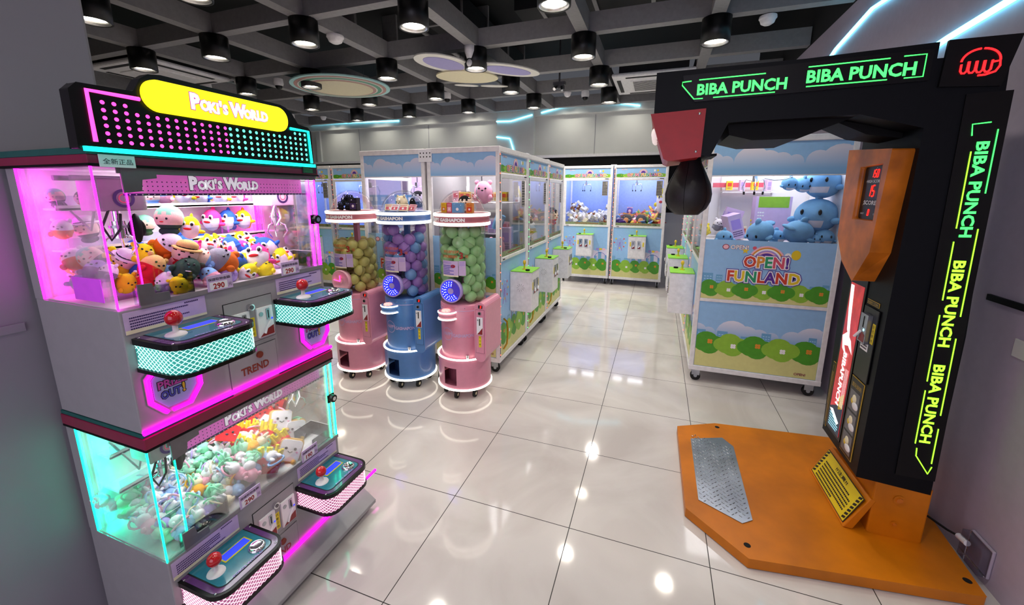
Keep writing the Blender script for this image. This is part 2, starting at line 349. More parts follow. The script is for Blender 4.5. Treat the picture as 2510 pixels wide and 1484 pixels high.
# services above the grid
for nm, lab, cat, args in (
    ('air_duct', 'dark air duct running front to back above the ceiling grid', 'duct', (-.65, .3, 3.5, -.2, 5.8, 3.8)),
    ('air_duct', 'wide dark duct crossing above the grid at the right', 'duct', (.5, 2.9, 3.45, 3.3, 3.4, 3.75)),
    ('air_duct', 'dark square duct above the grid near the left air conditioner', 'duct', (-4.2, .9, 3.4, -2.4, 1.2, 3.65)),
    ('cable_tray', 'long dark cable tray above the left part of the grid', 'tray', (-1.7, -.2, 3.45, -1.5, 5.8, 3.5))):
    b = MB(); b.box(*args, 'duct')
    x0, y0, z0, x1, y1, z1 = args
    if (x1-x0) > (y1-y0):
        for k in range(5): x = x0+(x1-x0)*(k+.5)/5; b.box(x-.02, y0-.015, z0-.015, x+.02, y1+.015, 3.95, 'beam_grey')
    else:
        for k in range(7): y = y0+(y1-y0)*(k+.5)/7; b.box(x0-.015, y-.02, z0-.015, x1+.015, y+.02, 3.95, 'beam_grey')
    tag(b.build(nm), lab, cat)
for (P, lab) in (([(-.2, .2, 3.4), (-.2, 1.9, 3.4), (-.5, 2.3, 3.3), (-.5, 5.5, 3.3)], 'thin grey pipe bending above the ceiling grid'),
                 ([(1.7, .4, 3.35), (1.75, 1.9, 3.35), (2.1, 2.1, 3.35), (3.2, 2.1, 3.35)], 'grey conduit turning right above the grid, beside the nearest row of lamps')):
    tag(MB().tube(P, .025, 'beam_grey').build('pipe'), lab, 'pipe')

# downlights
def make_downlight():
    t = thing('downlight', 'x', 'ceiling lamp', group='black can downlights on the ceiling grid')
    b = MB(); b.lathe((0, 0, 0), [(.1, .2), (.118, .2), (.118, 0), (.106, 0), (.1, .02)], 'lamp_black', 28)
    b.lathe((0, 0, 0), [(.118, .2), (0, .2)], 'lamp_black', 28, smooth=False); b.build('housing', t)
    b = MB(); b.lathe((0, 0, 0), [(.105, .003), (.09, .006), (.085, .022), (.083, .028)], 'reflector', 28); b.build('reflector', t)
    b = MB(); b.lathe((0, 0, 0), [(.083, .028), (.05, .033), (0, .033)], 'lamp_bulb', 20); b.build('bulb', t)
    return t
dl = make_downlight(); first = True
rown = ['nearest', 'second', 'third', 'fourth', 'farthest']
for (x, y) in LAMPS:
    if y < 0: lab = 'black can downlight on the grid, overhead before the first visible row'
    else:
        ci = GX.index(x); ri = GY.index(y)
        lab = 'black can downlight, %s row back, %s line of lamps from left' % (rown[ri], ['first', 'second', 'third', 'fourth', 'fifth', 'sixth'][ci])
    if first: dl.location = (x, y, 2.82); dl['label'] = lab; first = False
    else: dup(dl, (x, y, 2.82), label=lab)

# air conditioners, detectors, cameras
def cassette(x0, y0, x1, y1, lab, grille):
    t = thing('air_conditioner', lab, 'air conditioner', ((x0+x1)/2, (y0+y1)/2, 2.97))
    b = MB(); b.box(x0, y0, 2.97, x1, y1, 3.02, 'white_paint'); b.build('panel', t, bevel=.02)
    b = MB(); b.box(x0+.08, y0+.08, 3.02, x1-.08, y1-.08, 3.3, 'duct'); b.build('casing', t)
    cx, cy = (x0+x1)/2, (y0+y1)/2; w = (x1-x0); h = (y1-y0)
    for a in ((x0+.17*w, y0+.05*h, x1-.17*w, y0+.1*h), (x0+.17*w, y1-.1*h, x1-.17*w, y1-.05*h), (x0+.05*w, y0+.17*h, x0+.1*w, y1-.17*h), (x1-.1*w, y0+.17*h, x1-.05*w, y1-.17*h)):
        MB().box(a[0], a[1], 2.966, a[2], a[3], 2.972, 'duct').build('air_slot', t)
    b = MB(); b.box(x0+.22*w, y0+.22*h, 2.96, x1-.22*w, y1-.22*h, 2.971, 'white_paint')
    if grille:
        for i in range(14):
            yy = y0+h*(.25+.5*i/13); b.box(x0+.25*w, yy-.006, 2.957, x1-.25*w, yy+.006, 2.961, 'duct')
    b.build('intake_grille', t, bevel=.004)
cassette(-4.35, 1.5, -3.3, 2.5, 'white ceiling air conditioner cassette with plain centre, at upper left', False)
cassette(1.42, 4.0, 2.4, 5.0, 'white ceiling air conditioner with slatted centre grille, beside the farthest lamps', True)
def detector(x, y, lab, r=.055):
    t = thing('smoke_detector', lab, 'detector', (x, y, 3.02))
    MB().lathe((x, y, 2.99), [(r*1.1, .03), (r*1.15, .012), (r, 0)], 'white_paint', 20).build('base', t)
    MB().lathe((x, y, 2.95), [(r, .04), (r*.85, .015), (r*.45, 0), (0, 0)], 'white_paint', 20).build('sensor_head', t)
for a in ((-.93, 1.80, 'white domed detector on the ceiling beam behind the second row of lamps', .07), (-3.3, 2.61, 'small white detector between the left air conditioner and the rainbow disc', .05), (2.85, 2.7, 'white slotted smoke detector on the beam near the right wall', .06), (.7, 4.75, 'small white domed sensor near the far right ceiling corner', .05), (-4.26, 5.1, 'white sensor on the ceiling above the far left wall', .05)): detector(*a)
def dome_cam(x, y, lab):
    t = thing('security_camera', lab, 'camera', (x, y, 3.02))
    MB().lathe((x, y, 2.93), [(.055, .09), (.06, .03), (.05, 0)], 'white_paint', 20).build('housing', t)
    MB().ell((x, y, 2.93), (.045, .045, .045), 'black_gloss').build('lens_dome', t)
for a in ((-3.9, 2.6, 'white dome security camera below the left air conditioner'), (.96, 4.78, 'white dome security camera above the peak of the blue light line'), (-1.02, 4.2, 'white dome security camera beside a lamp, under the eared ceiling cutout'), (-4.66, 4.7, 'white dome security camera above the right end of the lit sign'), (-2.75, 2.75, 'white dome security camera beside a lamp left of the rainbow disc')): dome_cam(*a)
t = thing('projector', 'small bare metal projector hanging on a pole from the ceiling', 'projector', (.74, 4.05, 3.02))
MB().cyl((.74, 4.05, 2.99), (.74, 4.05, 3.9), .012, 'metal_grey').build('pole', t)
b = MB(); b.box(.68, 4.0, 2.9, .80, 4.1, 2.95, 'metal_grey'); b.cyl((.72, 4.0, 2.92), (.70, 3.93, 2.88), .02, 'chrome'); b.box(.66, 4.02, 2.95, .82, 4.08, 2.99, 'metal_grey'); b.cyl((.78, 4.0, 2.92), (.8, 3.95, 2.86), .015, 'steel'); b.build('head', t)

# hanging ceiling cutouts: plain printed boards
def hang(b, pts, z): 
    for x, y in pts: b.cyl((x, y, z), (x, y, 3.19), .003, 'metal_grey', 5)
t = thing('hanging_disc', 'oval cream ceiling board with rainbow rim, hung under the grid', 'hanging sign', (-1.9, 2.95, 2.86))
def ang_pt(ax, ay, cx, cy, r, th): return cx+ax[0]*r*math.cos(th)+ay[0]*r*math.sin(th), cy+ax[1]*r*math.cos(th)+ay[1]*r*math.sin(th)
mat('disc_cream', '#d8cfae', .5, noise=.02); mat('disc_aqua', '#a9d6d4', .5, noise=.02); mat('disc_green', '#5f9c84', .5, noise=.02); mat('disc_rose', '#b48880', .5, noise=.02); mat('disc_white', '#d9d7cf', .5, noise=.02)
ring = [(.62, 'disc_aqua'), (.57, 'disc_rose'), (.53, 'disc_white'), (.51, 'disc_green'), (.46, 'disc_white'), (.44, 'disc_rose'), (.40, 'disc_cream')]
C0 = (-1.88, 2.93)
def ov(r, s=1): return [(C0[0]+r*1.0*math.cos(2*PI*i/40)*1.0, C0[1]+r*.95*math.sin(2*PI*i/40)) for i in range(40)]
b = MB(); b.prism(ov(.62), Fr((0, 0, 0), (1, 0, 0), (0, 1, 0)), 2.885, 2.9, 'disc_aqua'); hang(b, ((-2.2, 2.9), (-1.5, 2.9)), 2.9); b.build('board', t)
for i, (r, m) in enumerate(ring[1:]): MB().prism(ov(r), Fr((0, 0, 0), (1, 0, 0), (0, 1, 0)), 2.884-.003*(i+1), 2.885-.003*i, m).build('colour_band', t)
t = thing('hanging_cutout', 'cream ceiling cutout board with two lilac ear shapes, hung under the grid', 'hanging sign', (.05, 2.9, 2.86))
mat('ear_lilac', '#9a94c4', .5, noise=.02)
def blob(cx, cy, a, bb, rot, n=32): return [(cx+a*math.cos(q)*math.cos(rot)-bb*math.sin(q)*math.sin(rot), cy+a*math.cos(q)*math.sin(rot)+bb*math.sin(q)*math.cos(rot)) for q in [2*PI*i/n for i in range(n)]]
Z = Fr((0, 0, 0), (1, 0, 0), (0, 1, 0))
b = MB(); b.prism(blob(-.10, 2.98, .36, .25, .55), Z, 2.86, 2.875, 'disc_cream'); hang(b, ((-.2, 3.0), (.2, 3.1)), 2.87); b.build('board', t)
for c in ((-.13, 2.48, .36, .23, 1.25), (.42, 2.93, .40, .19, .85)):
    e = MB().prism(blob(*c), Z, 2.876, 2.888, 'disc_white').build('ear', t)
    MB().prism(blob(c[0], c[1], c[2]*.72, c[3]*.66, c[4]), Z, 2.872, 2.876, 'ear_lilac').build('ear_inner', e)
MB().prism(blob(-.25, 3.27, .15, .045, .55), Z, 2.85, 2.858, 'disc_white').build('paw', t)
MB().prism(blob(.06, 3.42, .17, .045, .45), Z, 2.85, 2.858, 'disc_white').build('paw', t)
t = thing('ceiling_bow', 'white knot shaped ornament hanging above the eared cutout', 'ornament', (.16, 2.5, 2.83))
MB().lathe((.16, 2.5, 2.9), [(.03, 0), (.055, .07), (.058, .12), (0, .13)], 'white_paint', 16).build('upper_part', t)
MB().ell((.16, 2.5, 2.86), (.036, .036, .042), 'white_paint').build('lower_ball', t)
# neon light lines on the walls
def led(P, lab, r=.012, m='sky_led'): tag(MB().tube(P, r, m, 6).build('light_strip'), lab, 'light strip')
yw = YF-.135
led([(-5.68, YF-.115, 3.12), (-3.25, YF-.115, 3.05)], 'long straight blue light line high on the far left wall')
led([(-1.0, yw, 2.91), (-.70, yw, 2.90), (-.27, yw, 2.99)], 'blue light line bending upward on the narrow wall pier')
led([(-.1, YF-.115, 3.02), (.775, YF-.115, 3.2), (1.67, YF-.115, 3.03)], 'peaked blue light line on the far wall, right of the pier')
led([(-1.0, yw, 2.62), (-.72, yw, 2.58), (-.64, yw, 2.35)], 'blue light line bending downward on the pier, above the middle machines')
led([(-6.8, YF-.115, 3.2), (-5.95, YF-.115, 3.18)], 'short teal light line on the far wall beside the sign end', m='teal_bar')
led([(-6.95, 1.9, 2.95), (-6.95, 2.5, 2.95)], 'teal light line on the side wall above the pink half of the sign', .02, 'teal_bar')
led([(XR-.014, 3.3, 2.62), (XR-.014, 2.876, 2.755), (XR-.014, 2.258, 2.836), (XR-.014, 1.9, 2.80), (XR-.014, 1.2, 2.8)], 'angled cyan light line high on the right wall, farther one', .013)
led([(XR-.014, 2.2, 2.25), (XR-.014, 1.254, 2.329), (XR-.014, .4, 2.37)], 'straight cyan light line on the right wall above the fist logo', .016)
# socket on right wall
t = thing('wall_socket', 'clear plastic socket cover with grey plug low on right wall', 'socket', (XR, .36, .06))
MB().box(XR-.012, .28, .04, XR-.001, .40, .17, 'wall_lilac').build('back_plate', t, bevel=.004)
b = MB(); b.fbox(FmX(XR-.012), -.40, .045, 0, -.28, .165, .03, 'acrylic'); b.build('cover', t, bevel=.004)
MB().cyl((XR-.04, .36, .125), (XR-.04, .41, .118), .012, 'label_white').build('plug', t)

# ================================================================== PLUSH PROTOTYPES (front = +x)
def fur(name, col): return mat('fur_'+name, col, .85, bump=.5, nscale=40, noise=.06, spec=.2)
FUR = {'yellow': '#f0dc1e', 'pink': '#ee3f90', 'blue': '#2f62c8', 'white': '#efeaf2', 'orange': '#e0701c', 'mint': '#8fe0b8', 'skin': '#f0d4c0', 'navy': '#26283c',
       'darkgreen': '#2f4a40', 'red': '#d01f2a', 'straw': '#e6c078', 'sky': '#86b8f0', 'lilac': '#b7a2e6', 'grey': '#8c8c98', 'tan': '#d8ac62', 'palemint': '#a8e2c4',
       'amber': '#f0a838', 'baby': '#a9c8f4', 'rose': '#f0a8c0', 'cream': '#f4e4c4', 'black': '#15151a', 'powder': '#7db4e0', 'sun': '#ffd83a', 'plum': '#8a5a98', 'brown': '#8a5430'}
for k, v in FUR.items(): fur(k, v)
mat('eye_black', '#08080a', .15); mat('eye_white', '#ffffff', .4)
LIM = Vector((50, 50, -20))
def eyes(b, x, dy, z, r, m='eye_black'):
    for s in (-1, 1): b.ell((x, s*dy, z), (r*.5, r, r), m, nu=8, nv=6)
def fish(top, belly='white'):
    b = MB(); b.ell((0, 0, 0), (.036, .034, .046), 'fur_'+top, nu=18, nv=12, fn=lambda d: 'fur_'+belly if (d.x > .15 and d.z < .18) else None)
    o = b.build('plush_fish', keep=True); o.location = LIM
    def ch(bb, nm): c = bb.build(nm, None); me_off = c.location.copy(); c.parent = o; c.location = me_off; return c
    for s in (-1, 1):
        ch(MB().ell((-.002, s*.036, -.014), (.012, .016, .008), 'fur_'+top, nu=8, nv=6), 'fin')
        ch(MB().ell((.03, s*.014, .016), (.006, .009, .011), 'eye_white', nu=8, nv=6).ell((.034, s*.014, .015), (.004, .0055, .007), 'eye_black', nu=8, nv=6), 'eye')
    ch(MB().ell((-.034, 0, -.028), (.02, .007, .016), 'fur_'+top, nu=8, nv=6), 'tail')
    ch(MB().ell((-.012, 0, .044), (.012, .005, .014), 'fur_'+top, nu=8, nv=6), 'back_fin')
    ch(MB().ell((.035, 0, -.004), (.005, .014, .005), 'fur_red', nu=8, nv=6), 'mouth')
    return o
def child(o, bb, nm):
    c = bb.build(nm, None); l = c.location.copy(); c.parent = o; c.location = l; return c
def bear(head, body, name='plush_bear'):
    b = MB(); b.ell((0, 0, 0), (.036, .037, .046), 'fur_'+body, nu=18, nv=12, fn=lambda d: 'fur_'+head if d.z > .08 else None)
    o = b.build(name, keep=True); o.location = LIM
    for s in (-1, 1):
        child(o, MB().ell((-.004, s*.026, .04), (.007, .01, .01), 'fur_'+head, nu=8, nv=6), 'ear')
        child(o, MB().ell((.02, s*.03, -.02), (.012, .01, .012), 'fur_'+body, nu=8, nv=6), 'paw')
    b = MB(); eyes(b, .034, .013, .016, .004); b.ell((.036, 0, .008), (.003, .005, .003), 'eye_black', nu=8, nv=6); child(o, b, 'face')
    return o
def doll(hair, body, hat=None, face='skin', name='plush_doll'):
    b = MB(); b.ell((0, 0, 0), (.036, .042, .044), 'fur_'+face, nu=18, nv=12, fn=lambda d: 'fur_'+hair if (d.z > .38+.25*math.sin(d.y*9)*.3 or d.x < -.2 and d.z > -.4) else ('fur_'+body if d.z < -.42 else None))
    o = b.build(name, keep=True); o.location = LIM
    b = MB(); eyes(b, .034, .015, -.001, .004); b.ell((.036, 0, -.012), (.002, .007, .002), 'fur_red', nu=8, nv=6); child(o, b, 'face')
    child(o, MB().ell((.004, 0, -.044), (.022, .03, .016), 'fur_'+body, nu=12, nv=8), 'body')
    if hat:
        child(o, MB().ell((-.004, 0, .02), (.046, .05, .008), 'fur_'+hat, nu=16, nv=6).ell((-.004, 0, .032), (.032, .036, .022), 'fur_'+hat, nu=14, nv=8), 'hat')
    return o
def fries():
    b = MB(); pts = [(-.030, -.035), (.030, -.035), (.038, .012), (.02, .02), (0, .016), (-.02, .02), (-.038, .012)]
    b.prism(pts, Fr((0, 0, 0), (0, 1, 0), (0, 0, 1)), -.016, .018, 'fur_red')
    o = b.build('plush_fries', bevel=.006, seg=3, keep=True); o.location = LIM
    c = b
    for i in range(9):
        y = -.03+.0075*i; z = .035+.012*math.sin(i*2.3)
        child(o, MB().tube([(-.004+.008*(i % 2), y, -.005), (-.004+.009*(i % 2), y*1.2, z+.01)], .0055, 'fur_yellow', 7), 'fry')
    b = MB(); eyes(b, .019, .016, -.004, .004); b.ell((.019, 0, -.012), (.002, .005, .003), 'fur_navy', nu=8, nv=6)
    for s in (-1, 1): b.ell((.019, s*.024, -.012), (.001, .004, .002), 'fur_rose', nu=8, nv=6)
    for k in b.v: pass
    child(o, b, 'face'); return o
def toast():
    pts = rrect(-.036, -.04, .036, .034, .012)
    b = MB(); b.prism(pts, Fr((0, 0, 0), (0, 1, 0), (0, 0, 1)), -.014, .012, 'fur_tan'); b.prism([(a*.9, c*.9) for a, c in pts], Fr((0, 0, 0), (0, 1, 0), (0, 0, 1)), .012, .019, 'fur_white')
    o = b.build('plush_toast', bevel=.004, keep=True); o.location = LIM
    b = MB(); eyes(b, .02, .014, .004, .0045); b.tube([(.0205, -.007, -.004), (.0205, 0, -.009), (.0205, .007, -.004)], .0012, 'eye_black', 5)
    for s in (-1, 1): b.ell((.0195, s*.022, -.006), (.001, .004, .003), 'fur_rose', nu=8, nv=6)
    child(o, b, 'face')
    for s in (-1, 1): child(o, MB().ell((.02, s*.02, -.036), (.012, .009, .008), 'fur_tan', nu=8, nv=6), 'foot')
    return o
def mini(c1, c2):
    b = MB(); b.ell((0, 0, 0), (.018, .017, .02), 'fur_'+c1, nu=12, nv=8); b.ell((.004, 0, .024), (.015, .016, .014), 'fur_'+c2, nu=12, nv=8)
    o = b.build('plush_keychain', keep=True); o.location = LIM
    for s in (-1, 1):
        child(o, MB().ell((.002, s*.01, .04), (.005, .005, .012), 'fur_'+c2, nu=8, nv=6), 'ear')
        child(o, MB().ell((.01, s*.017, -.004), (.01, .006, .006), 'fur_'+c1, nu=8, nv=6), 'arm')
    child(o, MB().tube([(-.01+.0*i, .022*math.cos(2*PI*i/10), .034+.018*math.sin(2*PI*i/10)) for i in range(10)], .0028, 'fur_'+c1, 5, closed=True), 'ribbon')
    return o
PROTO = {}; USED = set()
def place(key, loc, rot, label, group=None, cat='plush toy', scale=1.0):
    p = PROTO[key]
    if key not in USED:
        USED.add(key); o = p; o.location = loc; o.rotation_euler = rot; o.scale = (scale,)*3 if not isinstance(scale, tuple) else scale
    else: o = dup(p, loc, rot, scale=scale)
    o['label'] = label; o['category'] = cat
    if group: o['group'] = group
    return o
PROTO.update({'fish_yellow': fish('yellow'), 'fish_pink': fish('pink'), 'fish_blue': fish('blue'), 'bear': bear('white', 'orange'), 'bear_brown': bear('grey', 'orange'),
  'doll_mint': doll('mint', 'darkgreen'), 'doll_black': doll('black', 'red'), 'doll_spot': doll('navy', 'navy', 'white'), 'doll_straw': doll('black', 'red', 'straw'),
  'doll_pink': doll('rose', 'sky', 'pink'), 'pouch_green': bear('darkgreen', 'darkgreen', 'plush_pillow'), 'pouch_yellow': bear('yellow', 'yellow', 'plush_pillow'),
  'pouch_sky': bear('sky', 'rose', 'plush_pillow'), 'pouch_straw': bear('straw', 'red', 'plush_pillow'), 'pouch_grey': bear('white', 'grey', 'plush_pillow'), 'pouch_plum': bear('lilac', 'plum', 'plush_pillow'),
  'fries': fries(), 'toast': toast(),
  'mini_mint': mini('mint', 'palemint'), 'mini_lilac': mini('lilac', 'white'), 'mini_baby': mini('baby', 'white'), 'mini_amber': mini('amber', 'cream'), 'mini_rose': mini('rose', 'white'), 'mini_cream': mini('cream', 'white')})

# ================================================================== TWO TIER CLAW MACHINE (left)
PX, PY0, PY1, PXB = .779, -1.033, -.33, .385
F = FX(PX); FS = FmY(PY0)
pm = thing('claw_machine', 'tall grey two-tier claw machine with lit yellow and dotted sign, against the left pillar', 'claw machine', (.58, -.68, 0))
# body
b = MB(); b.box(PXB, PY0, .885, PX, PY1, 1.243, 'grey_body'); b.build('upper_console_housing', pm, bevel=.003)
b = MB(); b.box(PXB, PY0, .11, PX, PY1, .455, 'grey_body'); b.build('lower_console_housing', pm, bevel=.003)
b = MB(); b.box(PXB, PY0, .455, .427, PY1, .835, 'grey_body'); b.build('back_frame', pm); b = MB(); b.box(PXB, PY0, 1.243, .427, PY1, 1.618, 'grey_body'); b.build('back_frame', pm)
b = MB(); b.box(.375, PY0-.008, 1.618, PX+.012, PY1+.008, 1.641, 'maroon'); b.box(.375, PY0-.008, 1.641, PX+.012, PY1+.008, 1.658, 'teal_trim'); b.box(.373, PY0-.01, 1.613, PX+.014, PY1+.01, 1.62, 'black_matte'); b.build('canopy', pm, bevel=.002)
b = MB(); b.box(PXB-.005, PY0-.004, .838, PX+.01, PY1+.004, .872, 'maroon'); b.box(PXB-.005, PY0-.002, .872, PX+.002, PY1+.004, .884, 'teal_trim'); b.box(PXB-.005, PY0-.004, .83, PX+.01, PY1+.004, .838, 'black_matte'); b.build('middle_band', pm, bevel=.002)
# front skirt and castors
b = MB(); b.prism([(0, .112), (.09, .052), (.09, .035), (0, .045)], Fr((PX, PY0-.1, 0), (1, 0, 0), (0, 0, 1)), 0, -.92, 'grey_body'); b.build('front_skirt', pm, bevel=.002)
for x in (.43, .72):
    for y in (-.96, -.4):
        b = MB(); b.cyl((x, y-.012, .03), (x, y+.012, .03), .03, 'rubber'); b.box(x-.02, y-.018, .045, x+.02, y+.018, .11, 'metal_grey'); b.build('castor', pm)
# light lines
b = MB(); b.tube([(PX+.008, PY0+.0, .889), (PX+.008, PY1, .889)], .0075, 'magenta_led', 8); tag(b.build('light_line', pm), 'magenta light line along the middle')
b = MB(); b.tube([(PX+.006, PY0-.05, .116), (PX+.006, -.1, .116)], .0075, 'magenta_led', 8); tag(b.build('light_line', pm), 'magenta light line along the foot')
# glass cases
def case(z0, z1, ledm, edge):
    for nm, a in (('front_glass', (PX-.004, PY0, z0, PX, PY1, z1)), ('side_glass', (.427, PY0, z0, PX-.006, PY0+.004, z1)), ('side_glass', (.427, PY1-.004, z0, PX-.006, PY1, z1))):
        MB().box(*a, 'dusty_glass' if nm == 'side_glass' else 'clear_glass').build(nm, pm)
    b = MB(); b.box(.427, PY0+.004, z0, PX-.006, PY1-.004, z0+.004, 'white_paint'); b.build('case_floor', pm)
    b = MB(); b.box(.427, PY0+.004, z0+.004, .433, PY1-.004, z1, 'white_paint'); b.build('back_board', pm)
    b = MB(); b.box(.427, PY0+.006, z1-.006, PX-.006, PY1-.006, z1-.002, 'white_paint'); b.build('case_ceiling', pm)
    for x, y, r in ((.432, PY0+.001, .0022), (PX-.002, PY0+.002, .0024), (PX-.001, PY0+.065, .0018), (PX-.002, PY1-.002, .0026), (.44, PY1-.008, .0025), (PX-.002, PY1-.03, .0016)):
        MB().tube([(x, y, z0+.003), (x, y, z1-.004)], r, ledm, 6).build('edge_light', pm)
    # brackets
    b = MB(); g = F; st = [(-.975, z1-.005), (-.895, z1-.005), (-.895, z1-.03), (-.93, z1-.035), (-.935, z1-.065), (-.975, z1-.07)]
    b.prism(st, g, .001, .006, 'door_grey'); b.build('door_bracket', pm)
    b = MB(); b.prism([(-.985, z0+.004), (-.91, z0+.004), (-.91, z0+.028), (-.945, z0+.03), (-.95, z0+.06), (-.985, z0+.062)], g, .001, .006, 'door_grey'); b.build('door_bracket', pm)
    b = MB(); b.fbox(g, PY0+.05, z0-.004, .0, PY1, z0+.010, .005, 'panel_grey'); b.build('door_frame', pm); b = MB(); b.fbox(g, PY0+.05, z1-.02, .0, PY1, z1, .004, 'door_grey'); b.build('door_frame', pm)
    b = MB(); b.cyl((PX+.002, -.352, z0+.20), (PX+.022, -.352, z0+.20), .017, 'black_gloss', 18); b.fbox(g, -.37, z0+.182, .001, -.335, z0+.218, .006, 'black_matte'); b.cyl((PX+.02, -.352, z0+.20), (PX+.024, -.352, z0+.20), .009, 'chrome', 14); b.build('door_lock', pm)
    # banner
    gb = FX(PX-.02); b = MB(); b.fbox(gb, -.965, z1-.071, 0, -.385, z1-.018, .004, 'pink_banner_glow')
    for i in range(46):
        for j in range(3): b.flat([(-.96+.0124*i, z1-.065+.012*j), (-.957+.0124*i, z1-.065+.012*j), (-.957+.0124*i, z1-.062+.012*j), (-.96+.0124*i, z1-.062+.012*j)], gb, .0046, 'ink_purple')
    b.fbox(gb, -.965, z1-.077, -.001, -.36, z1-.071, .006, 'ink_purple')
    for i in range(40): b.fbox(gb, -.955+.0145*i, z1-.0755, .005, -.952+.0145*i, z1-.0725, .0066, 'label_white')
    pn = b.build('header_panel', pm)
    b = MB(); poki(b, gb, -.688, z1-.058, .026, 'ink', 'banner_white_glow', .006); b.build('lettering', pn)
    # shelves
    for zs, x1 in ((z0+.262, .50), (z0+.142, .515)):
        b = MB(); b.box(.433, -.995, zs-.006, x1, -.365, zs, 'white_paint'); b.box(x1-.004, -.995, zs-.008, x1, -.365, zs+.008, 'white_paint'); s = b.build('shelf', pm)
        b = MB(); b.box(x1-.003, -.99, zs+.008, x1-.001, -.37, zs+.035, 'acrylic'); b.build('acrylic_lip', s)
        b = MB()
        for y in (-.85, -.5): b.ell((x1+.001, y, zs), (.004, .004, .004), 'screw', nu=8, nv=6)
        b.build('screw', s)
    # acrylic fences round the chutes
    for y0, y1 in ((-.985, -.83), (-.455, -.36)):
        b = MB(); b.box(.66, y0, z0+.004, .663, y1, z0+.07, 'acrylic'); b.box(.66, y1-.003, z0+.004, .765, y1, z0+.07, 'acrylic'); b.box(.76, y0, z0+.004, .763, y1, z0+.05, 'acrylic')
        b.tube([(.6615, y0, z0+.07), (.6615, y1-.0015, z0+.07), (.762, y1-.0015, z0+.07)], .0012, 'art_white', 4); b.build('chute_guard', pm)
    # gantries and claws
    b = MB(); b.cyl((.56, PY0+.02, z1-.03), (.56, PY1-.02, z1-.03), .007, 'steel'); b.cyl((.64, PY0+.02, z1-.03), (.64, PY1-.02, z1-.03), .007, 'steel'); b.build('gantry_rail', pm)
    for cy, big in ((-.915, 1), (-.385, 0)):
        cx = .61; b = MB(); b.box(cx-.05, cy-.055, z1-.12, cx+.05, cy+.055, z1-.03, 'panel_grey' if big else 'white_paint'); b.ringflat(FX(cx+.05), cy, z1-.085, .018, .026, .001, 'ink_purple'); b.ringflat(FX(cx+.05), cy, z1-.085, .010, .013, .001, 'art_pink'); cl = b.build('claw_carriage', pm, bevel=.004)
        b = MB(); zc = z1-.15; b.cyl((cx, cy, z1-.12), (cx, cy, zc), .01, 'chrome'); b.cyl((cx, cy, zc), (cx, cy, zc-.05), .017, 'chrome'); b.cyl((cx, cy, zc-.012), (cx, cy, zc-.02), .022, 'steel')
        for k in range(3):
            a = 2*PI*k/3+.5; c, s_ = math.cos(a), math.sin(a)
            b.tube([(cx+c*.014, cy+s_*.014, zc-.04), (cx+c*.034, cy+s_*.034, zc-.05), (cx+c*.042, cy+s_*.042, zc-.075), (cx+c*.022, cy+s_*.022, zc-.10)], [.0035, .0035, .004, .003], 'chrome', 7)
        b.build('claw', cl)
        P = [(cx+.045, cy-.03, z1-.10), (cx+.05, cy-.06, z1-.16), (cx+.05, cy-.045, z1-.20), (cx+.05, cy-.02, z1-.17), (cx+.02, cy, z1-.13)]
        MB().tube(P, .0035, 'rubber' if big else 'label_white', 6).build('cable', cl)
        if big:
            b = MB(); b.ell((cx+.0, cy+.045, z1-.175), (.012, .014, .045), 'black_matte'); b.ell((cx+.0, cy+.045, z1-.175), (.005, .024, .03), 'black_matte'); b.build('coiled_cord', cl)
    MB().tube([(.48, -.98, z1-.075), (.50, -.96, z1-.13), (.55, -.95, z1-.175), (.56, -.94, z1-.12), (.57, -.93, z1-.09)], .004, 'panel_grey', 7).build('cable', pm)
    # price tags on the glass
    for y, pr in ((-.765, '290'), (-.495, '290' if z0 > 1 else '190')):
        b = MB(); gt = FX(PX); b.fbox(gt, y-.04, z0-.0, .005, y+.04, z0+.05, .008, 'label_lilac'); b.fbox(gt, y-.034, z0+.004, .008, y+.022, z0+.028, .0088, 'label_white'); tgo = b.build('price_tag', pm)
        b = MB(); b.text(pr, gt.sh(y-.006, z0+.007, .0088), .017, 'ink_red', off=.03, align='C', c=.0004); b.text('保證取物金額:', gt.sh(y-.001, z0+.033, .008), .009, 'ink', align='C', w=.072, off=.01, c=.0004); b.text('元', gt.sh(y+.031, z0+.008, .008), .011, 'ink', align='C', c=.0004); b.build('lettering', tgo)
def poki(b, fr, a, z, h, outer, inner, c0, inner2=None):
    # chunky uneven capitals, drawn twice: outline then face
    S = [('P', 1.35), ('O', .95), ('K', .95), ('I', .95), ("'", .5), ('S', .9), (' ', .4), ('W', 1.3), ('O', .9), ('R', .95), ('L', .95), ('D', .95)]
    adv = {'P': .62, 'O': .70, 'K': .62, 'I': .30, "'": .24, 'S': .58, ' ': .32, 'W': .92, 'R': .62, 'L': .50, 'D': .66}
    tot = sum(adv[c_]*(s if s > 1 else 1) for c_, s in S); x = a-tot*h*1.2/2
    for c_, s in S:
        w = adv[c_]*h*1.2*(s if s > 1 else 1); c = c0+(.00025 if int(x*1e4) % 2 else 0)
        if c_ != ' ':
            hh = h*s if c_ != "'" else h*.4; zz = z if c_ != "'" else z+h*.8
            zz += h*.06*math.sin(x*400)
            b.text(c_, fr.sh(x+w/2, zz), hh, outer, off=.10, c=c, align='C', stretch=.85)
            b.text(c_, fr.sh(x+w/2, zz), hh, (inner2 if (inner2 and x > a) else inner), off=.065, c=c+.0006, align='C', stretch=.85)
        x += w
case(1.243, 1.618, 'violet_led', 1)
case(.455, .835, 'aqua_led', 0)
